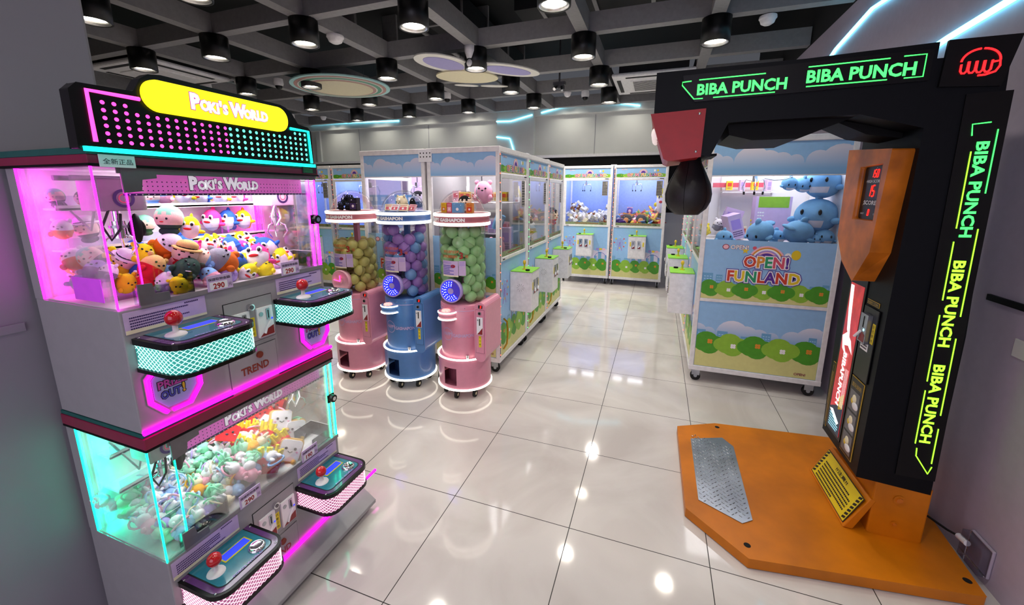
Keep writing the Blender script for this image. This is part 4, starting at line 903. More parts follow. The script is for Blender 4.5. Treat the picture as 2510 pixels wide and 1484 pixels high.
    b = MB(); b.cyl(g.p(xm, .71, .002), g.p(xm, .71, .010), .013, 'chrome', 14); b.cyl(g.p(xm, .71, .010), g.p(xm, .71, .012), .008, 'black_gloss', 12); b.build('lock', cb)
    b = MB(); b.fbox(g, xm-.023, .55, .0022, xm+.023, .68, .007, 'label_white'); b.fbox(g, xm-.004, .62, .007, xm+.004, .67, .008, 'dark_gap'); b.flat([(xm-.02, .553), (xm+.022, .553), (xm+.022, .605), (xm-.005, .57)], g, .0076, 'art_redcoin'); b.cyl(g.p(xm-.014, .66, .007), g.p(xm-.014, .66, .009), .006, 'steel', 8); b.build('coin_slot', cb)
    b = MB(); b.fbox(g, xm-.01, .455, .0022, xm+.01, .54, .003, 'yellow_label')
    for k in range(3): b.text('枚代幣'[k], g.sh(xm, .523-.026*k, .003), .012, 'ink', align='C', c=.0004)
    b.build('sticker', cb)
    for a in (35, 145, 215, 325, 270):
        c, s_ = math.cos(math.radians(a)), math.sin(math.radians(a)); x, y = cx+.15*c, cy+.15*s_
        b = MB(); b.cyl((x-.01, y, .028), (x+.01, y, .028), .028, 'rubber', 16); b.cyl((x-.0105, y, .028), (x+.0105, y, .028), .012, 'label_cream', 12); b.box(x-.014, y-.014, .045, x+.014, y+.014, .086, 'black_matte'); b.build('castor', t)
    return t
mat('dial_blue', '#4a3ac0', .3, emit=.25); mat('rainbow', '#f0a8a0', .3, emit=1.2, noise=.4, nscale=60); mat('dial_pink', '#f2b6c6', .3); mat('dial_lilac', '#b8a4e8', .3)
def seg7(b, fr, st, h, m, gap=.62):
    S = {'0': 'abcdef', '1': 'bc', '5': 'acdfg', '3': 'abcdg'}; w = h*.5; t = h*.11; x = 0
    for ch in st:
        for s in S[ch]:
            q = {'a': (t, h-t, w-t, h), 'g': (t, h/2-t/2, w-t, h/2+t/2), 'd': (t, 0, w-t, t), 'b': (w-t, h/2, w, h-t*.5), 'c': (w-t, t*.5, w, h/2), 'f': (0, h/2, t, h-t*.5), 'e': (0, t*.5, t, h/2)}[s]
            sk = .15; b.flat([(x+q[0]+sk*q[1], q[1]), (x+q[2]+sk*q[1], q[1]), (x+q[2]+sk*q[3], q[3]), (x+q[0]+sk*q[3], q[3])], fr, .0008, m)
        x += h*gap
    return b
GC = [(.735, 1.085, 'pink_body', 'pink_band', 'pink_dark', 'HAPPY GASHAPON', 'pink capsule machine filled with pale green balls, right of the blue one', 'dial_lilac', 1),
      (.235, 1.08, 'blue_body', 'blue_band', 'blue_dark', 'HAPPY GASHAPON', 'blue capsule machine with purple and blue balls, between two pink ones', 'dial_lilac', 1),
      (-.255, 1.08, 'pink_body', 'pink_band', 'pink_dark', 'TOY CAN GASHAPON', 'pink capsule machine with yellow balls, beside the big claw machine', 'dial_pink', 0)]
for a in GC: gashapon(*a)
tag(MB().tube([(.43, 1.2, .05), (.47, 1.12, .012), (.52, 1.16, .008), (.46, 1.22, .008), (.44, 1.3, .02), (.50, 1.36, .01)], .006, 'rubber').build('power_cable'), 'black power cable coiled on floor between blue and pink machines', 'cable')
# capsules
def capsule(name, m1, m2):
    b = MB(); pr = [(.0448*math.cos(a), .0448*math.sin(a)) for a in [(-PI/2+PI*i/10) for i in range(6)]]+[(.0462, 0), (.0462, .003)]+[(.045*math.cos(a), .003+.0435*math.sin(a)) for a in [(PI*i/10) for i in range(1, 6)]]
    pr[0] = (0, -.0448); pr[-1] = (0, .0465)
    b.lathe((0, 0, 0), pr[:7], m1, 18); b.lathe((0, 0, 0), pr[6:], m2, 18); o = b.build(name, keep=True); o.location = LIM; return o
for nm, c in (('green', '#aede9c'), ('yellow', '#e0dc84'), ('purple', '#b48ad8'), ('blue', '#84b4ea')): mat('cap_'+nm, c, .25, noise=.02, coat=.4); mat('cap_'+nm+'2', c, .3, noise=.02)
CAPS = {k: capsule('capsule', 'cap_'+k, 'cap_'+k+'2') for k in ('green', 'yellow', 'purple', 'blue')}
capused = set(); rc = random.Random(11)
for (cx, cy), cols, ztop, lab in (((.735, 1.085), ['green'], 1.29, 'pale green capsule ball in the right pink machine'), ((.235, 1.08), ['purple', 'blue'], 1.28, '%s capsule ball in the blue machine'), ((-.255, 1.08), ['yellow'], 1.15, 'pale yellow capsule ball in the left pink machine')):
    nl = int((ztop-.79)/.068)+1
    for L in range(nl):
        z = .793+.068*L
        for i in range(9):
            a = 2*PI*(i+(L % 2)*.5)/9+rc.uniform(-.04, .04)
            if z < .96 and math.radians(250) < (a % (2*PI)) < math.radians(285): continue
            if L == nl-1 and rc.random() < .4: continue
            if L == nl-2 and i % 5 == 1: continue
            k = cols[0] if len(cols) == 1 else ('purple' if (i+L*3) % 5 < 3 else 'blue')
            loc = (cx+.124*math.cos(a), cy+.124*math.sin(a), z+rc.uniform(-.006, .006)); rot = (rc.uniform(-2, 2), rc.uniform(-2, 2), 0)
            l = (lab % k if '%s' in lab else lab)+', '+('at the bottom' if L < nl/3 else 'half way up' if L < nl*2/3 else 'near the top')
            if k in capused: o = dup(CAPS[k], loc, rot)
            else: capused.add(k); o = CAPS[k]; o.location = loc; o.rotation_euler = rot
            tag(o, l, 'capsule ball', l.replace('ball,', 'balls,').replace('ball in', 'balls in'))
# display pieces under the domes
def carton(x, y, z, sx, sy, sz, rz, m, m2, lab, nm='carton', tilt=0, cat='box', group=None):
    g = Fr((0, 0, 0), (1, 0, 0), (0, 0, 1)); b = MB(); b.box(-sx/2, -sy/2, 0, sx/2, sy/2, sz, m)
    b.fbox(g, -sx*.38, sz*.12, sy/2+.0002, sx*.38, sz*.6, sy/2+.0006, m2); b.lines(g, -sx*.4, sz*.7, sx*.4, sz*.9, 2, m2, sy/2+.0006)
    b.disc(g, 0, sz*.36, min(sx, sz)*.16, min(sx, sz)*.16, sy/2+.001, 'art_white', 10)
    o = b.build(nm, keep=True); o.location = (x, y, z); o.rotation_euler = (tilt, 0, rz); return tag(o, lab, cat, group)
zt = 1.407; cx, cy = .735, 1.085
for dx, w, m, m2, lab in ((-.11, .045, 'art_yellow', 'art_orange', 'small yellow carton under the right dome'), (-.065, .04, 'art_pink', 'art_blush', 'small pink carton under the right dome, beside a yellow one'), (-.0, .09, 'art_city', 'art_sky_deep', 'small blue carton in front under the right dome'), (.095, .05, 'art_orange', 'art_red', 'small orange carton at the right under the right dome')):
    carton(cx+dx, cy-.06, zt, w*.95, .03, .07, .0, m, m2, lab)
PROTO['head_doll'] = doll('black', 'skin', None, 'skin'); place('head_doll', (cx+.015, cy+.02, zt+.07), (0, 0, -1.4), 'round headed doll plush with black hair, under the right dome', scale=1.2)
cx, cy = .235, 1.08
PROTO['dog'] = bear('cream', 'cream', 'plush_dog'); place('dog', (cx-.01, cy, zt+.065), (0, .3, -1.7), 'cream plush toy with dark nose lying under the middle dome', scale=1.2)
tag(MB().ell((cx+.07, cy+.02, zt+.06), (.02, .03, .042), 'fur_black').build('plush_ear'), 'black plush ear piece beside the cream plush under the middle dome', 'plush toy')
for dx, dy, rz, m, lab in ((-.09, -.05, .4, 'label_cream', 'cream packet leaning at the left under the middle dome'), (-.03, -.08, -.2, 'label_white', 'white packet in front under the middle dome'), (.04, -.07, .15, 'label_cream', 'cream packet with red stripe under the middle dome'), (.1, -.05, -.4, 'art_blush', 'blush packet leaning at the right under the middle dome')):
    carton(cx+dx, cy+dy, zt+.004, .08, .012, .055, rz, m, 'art_pink', lab, 'packet', tilt=-.5, cat='packet')
cx, cy = -.255, 1.08
carton(cx+.06, cy-.04, zt, .07, .05, .1, .1, 'ink', 'ink_purple', 'black carton at the right under the left dome')
PROTO['darkmini'] = mini('black', 'navy')
for i, (dx, dy, dz) in enumerate(((-.1, -.03, .02), (-.06, -.05, .02), (-.02, -.04, .02), (.015, -.06, .02), (-.06, 0, .075), (-.03, .0, .075), (.0, .0, .075), (-.09, .0, .05))):
    place('darkmini', (cx+dx, cy+dy, zt+dz), (0, 0, -1.5+.3*i % 2), 'tiny black plush figure in the heap under the left dome', 'tiny black plush figures under the left dome', scale=.95)

# ================================================================== ROW CLAW CABINETS
KC = [0]
def clampd(b, fr, x, z, rx, rz, c, m, lim, n=20):
    KC[0] = (KC[0]+1) % 20; c = c+.00004+.00004*KC[0]
    pts = [(min(max(x+rx*math.cos(2*PI*i/n), lim[0]), lim[1]), min(max(z+rz*math.sin(2*PI*i/n), lim[2]), lim[3])) for i in range(n)]
    b.flat(pts, fr, c, m)
def clouds(b, fr, x0, x1, z0, z1, m, c=.0006):
    w = x1-x0; h = z1-z0; lim = (x0, x1, z0, z1)
    b.flat([(x0, z0), (x1, z0), (x1, z0+h*.35), (x0, z0+h*.35)], fr, c, m)
    for u, r in ((0, .09), (.10, .06), (.30, .14), (.42, .10), (.52, .08), (.62, .06), (.78, .09), (.93, .14), (1, .12)): clampd(b, fr, x0+w*u, z0+h*.38, w*r, min(w*r, h*.52), c, m, lim)
def bushes(b, fr, x0, x1, z0, z1, c=.001, n=5):
    w = x1-x0; h = z1-z0; lim = (x0, x1, z0, z1)
    b.flat([(x0, z0), (x1, z0), (x1, z0+h*.45), (x0, z0+h*.45)], fr, c-.0001, 'art_sand')
    for i in range(n):
        u = x0+w*(i+.5)/n; m = 'art_green' if i % 2 == 0 else 'art_lime'; cc = c+(.0003 if i % 2 == 0 else .0001)
        for dx, dz, r in ((-.34, -.02, .34), (-.05, .12, .40), (.34, .0, .36), (.08, -.16, .36), (-.2, -.12, .3)): clampd(b, fr, u+dx*w/n, z0+h*(.55+dz), w/n*r*1.2, min(w/n*r*1.0, h*.30), cc, m, lim, 16)
        fx, fz = u+.1*w/n, z0+h*(.6 if i % 2 == 0 else .5); fm = 'art_orange' if i % 2 == 0 else 'art_white'; s = min(w/n*.09, h*.08)
        for k in range(4): clampd(b, fr, fx+s*.8*math.cos(PI/4+PI/2*k), fz+s*.8*math.sin(PI/4+PI/2*k), s*.7, s*.7, cc+.0009, fm, lim, 8)
def city(b, fr, x0, x1, z0, z1, c=.0008, seed=2):
    r = random.Random(seed); x = x0
    while x < x1-.01:
        w = min((x1-x0)*r.uniform(.05, .09), x1-x); h = (z1-z0)*r.uniform(.4, 1)
        b.flat([(x, z0), (x+w, z0), (x+w, z0+h), (x, z0+h)], fr, c, 'art_city')
        for j in range(int(h/.02)):
            for k in range(3): b.flat([(x+w*(.15+.28*k), z0+.006+.02*j), (x+w*(.32+.28*k), z0+.006+.02*j), (x+w*(.32+.28*k), z0+.013+.02*j), (x+w*(.15+.28*k), z0+.013+.02*j)], fr, c+.0002, 'art_palecity')
        x += w+(x1-x0)*r.uniform(.02, .12)
LET = ['art_red', 'art_orange', 'art_teal', 'art_pink', 'art_purple', 'art_white', 'art_orange', 'art_yellow', 'art_teal', 'art_pink', 'art_purple', 'art_red', 'art_yellow']
def logo_open(b, fr, x, z, h):
    b.disc(fr, x, z+h*.5, h*.8, h*.7, .0016, 'art_outline', 14); b.disc(fr, x, z+h*.5, h*.62, h*.54, .0019, 'art_blush', 14)
    b.text('OPEN!', fr.sh(x+h*1.1, z), h, 'art_outline', off=.06, c=.0016); b.text('OPEN!', fr.sh(x+h*1.1, z), h, 'art_white', off=.02, c=.002)
def rainbow(b, fr, x, z, R, c):
    b.flat([(x+R*.55*math.cos(PI*i/14), z+R*.55*math.sin(PI*i/14)) for i in range(15)], fr, c, 'art_purple')
    for k, m in enumerate(('art_blush', 'art_lilac', 'art_white', 'art_orange', 'art_blush')): b.ringflat(fr, x, z, R*(.55+.09*k), R*(.64+.09*k), c+.0002, m, 0, PI, 18)
def title(b, fr, st, x, z, h, w, cols, c):
    b.text(st, fr.sh(x, z), h, 'art_purple', off=.14, c=c, w=w, align='C'); b.text(st, fr.sh(x, z), h, 'art_white', off=.095, c=c+.0005, w=w, align='C'); b.text(st, fr.sh(x, z), h, cols, off=.035, c=c+.001, w=w, align='C')
def header_art(b, fr, x0, x1, z0, z1):
    w = x1-x0; h = z1-z0; b.flat([(x0, z0), (x1, z0), (x1, z1), (x0, z1)], fr, .0004, 'art_sky'); bushes(b, fr, x0, x1, z0, z0+h*.42, .0007, 6)
    rainbow(b, fr, x0+w*.55, z0+h*.45, h*.42, .0024); title(b, fr, 'OPEN! FUNLAND', x0+w*.57, z0+h*.12, h*.30, w*.68, LET, .0028)
    for u, m in ((.78, 'art_white'), (.84, 'art_yellow')): b.disc(fr, x0+w*u, z0+h*.7, h*.1, h*.12, .0023, m, 12)
    logo_open(b, fr, x0+w*.12, z0+h*.80, h*.10)
def big_art(b, fr, x0, x1, z0, z1):
    w = x1-x0; h = z1-z0; b.flat([(x0, z0), (x1, z0), (x1, z1), (x0, z1)], fr, .0004, 'art_sky'); city(b, fr, x0, x1, z0+h*.15, z0+h*.45); bushes(b, fr, x0, x1, z0, z0+h*.34, .0014, 7)
    cx = x0+w*.5; rainbow(b, fr, cx, z0+h*.67, h*.26, .0026)
    for u, v, m, r in ((.60, .78, 'art_red', .05), (.66, .77, 'art_white', .05), (.72, .80, 'art_yellow', .065)): b.disc(fr, x0+w*u, z0+h*v, h*r, h*r*1.2, .0016, m, 14)
    star = [(x0+w*.33+h*(.055 if i % 2 == 0 else .024)*math.cos(PI/2+PI*i/5), z0+h*.84+h*(.055 if i % 2 == 0 else .024)*math.sin(PI/2+PI*i/5)) for i in range(10)]
    b.flat(star, fr, .0018, 'art_yellow')
    for u in (.40, .45): b.disc(fr, x0+w*u, z0+h*.89, h*.03, h*.028, .0019, 'art_pink', 10)
    title(b, fr, 'OPEN!', cx, z0+h*.58, h*.17, w*.34, [LET[i] for i in (0, 1, 2, 3, 4)], .0032); title(b, fr, 'FUNLAND', cx-.01*w, z0+h*.33, h*.17, w*.56, ['art_red', 'art_yellow', 'art_teal', 'art_red', 'art_purple', 'art_red', 'art_yellow'], .0032)
    logo_open(b, fr, x0+w*.17, z1-h*.14, h*.065)
def low_art(b, fr, x0, x1, z0, z1, cm='cloud_print_low'):
    w = x1-x0; h = z1-z0; b.flat([(x0, z0), (x1, z0), (x1, z1), (x0, z1)], fr, .0004, 'art_sky'); clouds(b, fr, x0, x1, z0+h*.35, z0+h*.82, cm, .0007)
    city(b, fr, x0, x1, z0+h*.32, z0+h*.62, .0017, 5); b.flat([(x0, z0), (x1, z0), (x1, z0+h*.36), (x0, z0+h*.36)], fr, .0022, 'art_sand'); bushes(b, fr, x0, x1, z0+h*.16, z0+h*.56, .0024, 5)
    b.text('OPEN!', fr.sh(x1-w*.17, z0+h*.04), h*.035, 'art_outline', off=.02, c=.0046)
def front_art(b, fr, x0, x1, z0, z1):
    w = x1-x0; h = z1-z0; b.flat([(x0, z0), (x1, z0), (x1, z1), (x0, z1)], fr, .0004, 'art_sky'); clouds(b, fr, x0+w*.4, x1, z0+h*.35, z0+h*.7, 'art_cloud', .0007); city(b, fr, x0, x1, z0+h*.3, z0+h*.5, .0017, 9)
    cx, cz, R = x0+w*.15, z0+h*.70, w*.12
    b.ringflat(fr, cx, cz, R*.93, R, .0024, 'art_palecity', n=20); b.ringflat(fr, cx, cz, R*.5, R*.55, .0024, 'art_lilac', n=16)
    for k in range(8):
        a = PI*k/4; p = (cx+R*math.cos(a), cz+R*math.sin(a)); q = (-math.sin(a)*.002, math.cos(a)*.002)
        b.flat([(cx+q[0], cz+q[1]), (cx-q[0], cz-q[1]), (p[0]-q[0], p[1]-q[1]), (p[0]+q[0], p[1]+q[1])], fr, .0025, 'art_lilac'); b.disc(fr, p[0], p[1], R*.14, R*.14, .0028, ('art_yellow', 'art_pink', 'art_palecity')[k % 3], 8)
    b.flat([(cx-R*.5, cz-R*1.5), (cx-R*.35, cz-R*1.5), (cx+.003, cz), (cx-.003, cz)], fr, .0025, 'art_lilac'); b.flat([(cx+R*.35, cz-R*1.5), (cx+R*.5, cz-R*1.5), (cx+.003, cz), (cx-.003, cz)], fr, .0025, 'art_lilac')
    b.ringflat(fr, x0+w*.86, z0+h*.36, w*.13, w*.138, .0025, 'art_violetb', 0, PI, 16)
    for k, m in enumerate(('art_lilac', 'art_yellow', 'art_blush')): b.flat(rrect(x0+w*(.76+.07*k), z0+h*.53, x0+w*(.82+.07*k), z0+h*.57, w*.01, 2), fr, .0028, m)
    bushes(b, fr, x0, x1, z0, z0+h*.42, .0034, 5)
def funland(o, r, w, d, H, lab, led='string_red', sideL=None, sideR=None, consoles=True, handle=True, bd='art_backdrop'):
    g = Fr(o, r, (0, 0, 1)); t = thing('claw_cabinet', lab, 'claw machine', tuple(g.p(w/2, 0, -d/2)))
    p = .035; zb = .115
    for a in (0, w-p):
        for c in (-d, -p): MB().fbox(g, a, zb, c, a+p, H, c+p, 'white_paint').build('corner_post', t, bevel=.004)
    b = MB(); b.fbox(g, -.002, zb-.01, -d-.002, w+.002, zb+.03, .002, 'white_paint'); b.build('base_frame', t, bevel=.004)
    b = MB(); b.fbox(g, -.002, H-.04, -d-.002, w+.002, H+.002, .002, 'white_paint'); b.build('top_frame', t, bevel=.004)
    b = MB(); b.fbox(g, p, H-.05, -d+p, w-p, H-.042, -p, 'white_paint'); b.build('cabinet_ceiling', t)
    b = MB(); b.fbox(g, p, .95, -d+p, w-p, .965, -p, 'white_paint'); b.build('prize_floor', t)
    b = MB(); b.fbox(g, p, zb+.03, -d+.004, w-p, H-.05, -d+.012, bd); b.build('back_panel', t)
    # front: header, door, art
    f = g.sh(0, 0, -.012); b = MB(); b.fbox(f, p, H-.20, -.01, w-p, H-.04, 0, 'art_white'); header_art(b, f, p+.006, w-p-.006, H-.195, H-.045); b.build('header_panel', t)
    dz0, dz1 = .985, H-.205
    b = MB()
    for q in ((p, dz0, p+.03, dz1), (w-p-.03, dz0, w-p, dz1), (p+.03, dz0, w-p-.03, dz0+.03), (p+.03, dz1-.035, w-p-.03, dz1)): b.fbox(g, q[0], q[1], -.025, q[2], q[3], -.004, 'white_paint')
    dr = b.build('door_frame', t, bevel=.003)
    b = MB(); b.fbox(g, p+.03, dz0+.03, -.018, w-p-.03, dz1-.035, -.014, 'clear_glass'); b.build('door_glass', dr)
    b = MB(); b.fbox(g, w-p-.13, dz1-.28, -.0138, w-p-.04, dz1-.045, -.0134, 'label_clear'); b.lines(g, w-p-.125, dz1-.27, w-p-.045, dz1-.055, 9, 'ink', -.0130, seed=2); b.fbox(g, p+.03, dz0+.03, -.0138, w-p-.03, dz0+.075, -.0132, 'label_strip'); b.lines(g, p+.2, dz0+.045, w-p-.17, dz0+.062, 1, 'ink_red', -.0128); b.text('150', g.sh(w-p-.14, dz0+.037, -.0132), .028, 'ink', off=.02); b.build('sticker', dr)
    b = MB(); b.fbox(g, w-p-.09, dz1-.012, -.004, w-p-.03, dz1-.004, 0, 'black_matte'); b.fbox(g, p+.05, dz0+.01, -.004, p+.09, dz0+.016, .002, 'black_matte'); b.build('latch', dr)
    b = MB(); b.fbox(f, p, zb+.03, -.01, w-p, .985, 0, 'art_white'); front_art(b, f, p+.004, w-p-.004, zb+.034, .98); b.build('front_panel', t)
    if consoles:
        cx0, cx1 = w*.36, w*.68; b = MB(); b.fbox(g, cx0, .50, -.01, cx1, .862, .19, 'white_paint'); c = b.build('control_box', t, bevel=.004)
        MB().fbox(g, cx0-.004, .862, -.005, cx1+.004, .87, .195, 'green_top').build('top_plate', c, bevel=.002)
        j = MB(); j.tube([g.p(w*.5, .87, .09), g.p(w*.5, .91, .09)], .008, 'console_yellow', 8); j.lathe(None, [], 'x') if False else None
        j.ell(g.p(w*.5, .932, .09), (.015, .015, .022), 'joy_yellow', nu=12, nv=8); j.tube([g.p(w*.5, .87, .09), g.p(w*.5, .876, .09)], .022, 'joy_yellow', 12); j.build('joystick', c)
        b = MB(); b.tube([g.p(w*.42, .87, .14), g.p(w*.42, .882, .14)], .02, 'black_matte', 12); b.build('button', c)
        b = MB(); q = g.sh(0, 0, .19); b.fbox(q, cx0+.02, .52, 0, cx1-.02, .845, .003, 'white_paint'); b.build('coin_door', c, bevel=.001)
        for a in (cx0+.05, cx0+.14):
            b = MB(); b.fbox(q, a, .66, .003, a+.055, .79, .008, 'steel'); b.fbox(q, a+.02, .73, .008, a+.028, .77, .009, 'dark_gap'); b.flat([(a+.006, .665), (a+.05, .665), (a+.05, .70), (a+.02, .70)], q, .009, 'art_redcoin'); b.tube([q.p(a+.04, .71, .012), q.p(a+.02, .685, .014)], .006, 'label_white', 6); b.build('coin_slot', c)
        b = MB(); b.fbox(q, cx0+.025, .70, .003, cx0+.045, .77, .004, 'yellow_label'); b.fbox(q, cx1-.045, .70, .003, cx1-.025, .77, .004, 'yellow_label'); b.build('sticker', c)
        MB().tube([q.p(cx1-.03, .66, .003), q.p(cx1-.03, .66, .012)], .008, 'chrome', 10).build('lock', c)
        q = Fr(g.p(cx0, 0, 0), g.n, (0, 0, 1)); b = MB()
        for k in range(10): a = 2*PI*k/10; b.flat([(.09+.01*math.cos(a+.3), .72+.01*math.sin(a+.3)), (.09+.035*math.cos(a+.1), .72+.035*math.sin(a+.1)), (.09+.035*math.cos(a-.02), .72+.035*math.sin(a-.02))], q, .0006, 'panel_grey')
        b.build('speaker_vent', c)
    if handle:
        b = MB(); b.tube([g.p(w*.12, .20, .0), g.p(w*.14, .25, .025), g.p(w*.15, .35, .03), g.p(w*.14, .45, .025), g.p(w*.12, .48, 0)], .008, 'brass', 8); b.build('handle', t)
        b = MB(); b.fbox(f, w*.42, .16, .002, w*.425, .5, .0032, 'panel_line'); b.build('door_gap', t)
    # sides
    for sd, k in ((sideL, 'L'), (sideR, 'R')):
        s = Fr(g.p(0, 0, -d), g.n, (0, 0, 1)) if k == 'L' else Fr(g.p(w, 0, 0), -g.n, (0, 0, 1))
        if sd is None:
            b = MB(); b.fbox(s, p, zb+.03, -.012, d-p, .97, -.004, 'art_sky'); b.build('side_panel', t); b = MB(); b.fbox(s, p, .97, -.012, d-p, H-.045, -.006, bd); b.build('side_wall', t); continue
        z1, z2, z3 = sd   # window top, window bottom, rail height
        s = s.sh(0, 0, -.006)
        b = MB(); b.fbox(s, p, z1, -.01, d-p, H-.035, 0, 'art_sky'); clouds(b, s, p, d-p, z1+.005, H-.045, 'cloud_print_top' if H < 1.92 else 'cloud_print_big'); b.build('side_header', t)
        MB().fbox(s, p, z2, -.009, d-p, z1, -.005, 'clear_glass').build('side_glass', t)
        b = MB(); b.fbox(s, p, z1-.008, -.012, d-p, z1, .001, 'white_paint'); b.build('side_rail', t, bevel=.002); b = MB(); b.fbox(s, p, z3-.012, -.012, d-p, z3+.012, .004, 'white_paint'); b.build('side_rail', t, bevel=.002)
        b = MB(); b.fbox(s, p, z3+.01, -.01, d-p, z2, 0, 'art_sky'); big_art(b, s, p+.002, d-p-.002, z3+.014, z2-.002); b.build('side_panel', t)
        b = MB(); b.fbox(s, p, zb+.03, -.01, d-p, z3-.01, 0, 'art_sky'); low_art(b, s, p+.002, d-p-.002, zb+.034, z3-.014); b.build('side_panel', t)
    # led string down the left of the front
    b = MB(); q = g.sh(0, 0, .0005)
    b.fbox(q, .006, zb+.04, -.001, .020, H-.05, .0005, 'led_channel')
    for k in range(24): z = zb+.06+(H-zb-.12)*k/23; b.ell(q.p(.013, z, .002), (.0045, .0045, .0045), led, nu=6, nv=5)
    b.build('led_string', t)
    for a in (.05, w-.05):
        for c in (-.06, -d+.06):
            b = MB(); x, y, z = g.p(a, 0, c); q0 = g.p(a, .04, c)-g.r*.012; q1 = g.p(a, .04, c)+g.r*.012; b.tube([q0, q1], .04, 'rubber', 18); b.tube([q0-g.r*.004, q1+g.r*.004], .014, 'steel', 10)
            b.fbox(g, a-.02, .05, c-.03, a-.015, .108, c+.03, 'steel'); b.fbox(g, a+.015, .05, c-.03, a+.02, .108, c+.03, 'steel'); b.build('castor', t)
    # claw
    b = MB(); b.fbox(g, p, H-.10, -d*.5-.01, w-p, H-.085, -d*.5+.01, 'steel'); b.build('gantry_rail', t)
    b = MB(); c0 = g.p(w*.42, H-.26, -d*.45); b.fbox(g, w*.42-.05, H-.16, -d*.45-.05, w*.42+.05, H-.09, -d*.45+.05, 'panel_grey'); b.tube([g.p(w*.42, H-.16, -d*.45), c0], .006, 'metal_grey', 6); b.tube([c0, c0-Vector((0, 0, .05))], .022, 'chrome', 12)
    for k in range(3):
        a = 2*PI*k/3+.4; v = Vector((math.cos(a), math.sin(a), 0)); c1 = c0-Vector((0, 0, .04)); b.tube([c1+v*.02, c1+v*.075+Vector((0, 0, .01)), c1+v*.095-Vector((0, 0, .05)), c1+v*.08-Vector((0, 0, .1))], .005, 'chrome', 6); b.tube([c1+v*.081-Vector((0, 0, .09)), c1+v*.079-Vector((0, 0, .115))], .008, 'black_matte', 6)
    b.build('claw', t)
    area('case_light', tuple(g.p(w/2, H-.06, -d/2)), (0, 0, 0), w*.7, d*.6, CASE_W, (1, .99, 1))
    return g
CASE_W = 7
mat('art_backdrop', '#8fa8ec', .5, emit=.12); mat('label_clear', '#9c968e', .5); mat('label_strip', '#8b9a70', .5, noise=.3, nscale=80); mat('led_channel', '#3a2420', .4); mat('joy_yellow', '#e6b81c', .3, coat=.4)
def connector(x, y, z, ax, lab):
    b = MB(); b.box(x-(.045 if ax == 'x' else .03), y-(.045 if ax == 'y' else .03), z, x+(.045 if ax == 'x' else .03), y+(.045 if ax == 'y' else .03), z+.012, 'label_white')
    for k in range(4): b.ell((x+(.012 if ax == 'y' else -.033+.022*k), y+(-.033+.022*k if ax == 'y' else -.02), z+.012), (.004, .004, .003), 'black_matte', nu=6, nv=5)
    tag(b.build('connector_plate'), lab, 'plate')
H1 = 1.905; names = ['nearest', 'second', 'farthest']
SD = (1.685, 1.185, .71)
for k in range(3):
    y0 = 1.425+.785*k
    funland((.90, y0, 0), (0, 1, 0), .775, .655, H1, 'white claw cabinet in the middle row facing the aisle, %s of its three' % names[k], ['string_red', 'string_green', 'string_red'][k], sideL=SD if k == 0 else None, bd='grey_body')
    if k < 2: connector(.86, y0+.78, H1, 'y', 'white joining plate on top between the %s and next aisle cabinets' % names[k])
for k in range(3):
    y1 = 1.425+.785*k+.775
    funland((-.43, y1, 0), (0, -1, 0), .775, .655, H1, 'white claw cabinet in the hidden half of the middle row, %s one' % names[k], 'string_red', sideR=SD if k == 0 else None, consoles=k > 9, handle=False, bd='label_lilac')
b = MB(); b.box(.175, 1.418, 1.80, .30, 1.424, 1.90, 'label_white')
for i in range(4):
    for j in range(2): b.disc(FmY(1.418), .195+.03*i, 1.84+.03*j, .006, .006, .0006, 'ink', 8)
tag(b.build('joining_plate'), 'white printed joining plate at the top between the two near side panels', 'plate')
for k in range(3):
    y1 = 1.865+.86*k+.85
    funland((2.42, y1, 0), (0, -1, 0), .85, .92, 1.95 if k == 0 else 1.93, 'white claw cabinet in the right row, %s of three' % ('big printed side towards camera, nearest' if k == 0 else names[k]), ['string_red', 'string_green', 'string_red'][k], sideR=(1.68, 1.195, .71) if k == 0 else None, handle=False, bd='label_white')
H2 = 1.985
for k, x0 in enumerate((.53, 1.375)):
    funland((x0, 5.36, 0), (1, 0, 0), .83, .7, H2, ('white claw cabinet on the far wall holding pale cartons', 'white claw cabinet on the far wall holding bright snack packs')[k], 'string_red', handle=False)
connector(1.365, 5.4, H2, 'x', 'white joining plate on top between the two far wall cabinets')
for k, x0 in enumerate((-3.45, -2.63)):
    funland((x0, 3.42, 0), (1, 0, 0), .8, .7, 1.945, ('white claw cabinet behind the lit sign machine, farther left one', 'white claw cabinet behind the left dome, beside the middle row')[k], 'string_red', handle=False)

# ---------------------------------------------------------------- contents of the cabinets
rb = random.Random(21)
protoB = {}
def cbox(key, m, m2, s=(.05, .035, .075), nm='carton'):
    g = FX(s[0]/2); g2 = FmY(-s[1]/2); b = MB(); b.box(-s[0]/2, -s[1]/2, -s[2]/2, s[0]/2, s[1]/2, s[2]/2, m)
    for q, w in ((g, s[1]), (g2, s[0])): b.fbox(q, -w*.35, -s[2]*.1, .0002, w*.35, s[2]*.3, .0006, m2); b.lines(q, -w*.35, -s[2]*.4, w*.35, -s[2]*.15, 3, 'ink_purple', .0008)
    o = b.build(nm, keep=True); o.location = LIM; PROTO[key] = o
def bag(key, m, m2):
    b = MB(); P = rrect(-.05, -.065, .05, .065, .012, 2); g = FX(0)
    b.ell((0, 0, 0), (.018, .052, .066), m, nu=14, nv=10, pw=.75); b.fbox(g, -.05, .058, -.002, .05, .075, .002, m2); b.fbox(g, -.05, -.075, -.002, .05, -.058, .002, m2); b.ell((.012, 0, 0), (.01, .03, .034), m2, nu=10, nv=8); b.ell((-.012, 0, 0), (.01, .03, .034), m2, nu=10, nv=8)
    o = b.build('snack_pack', keep=True); o.location = LIM; PROTO[key] = o
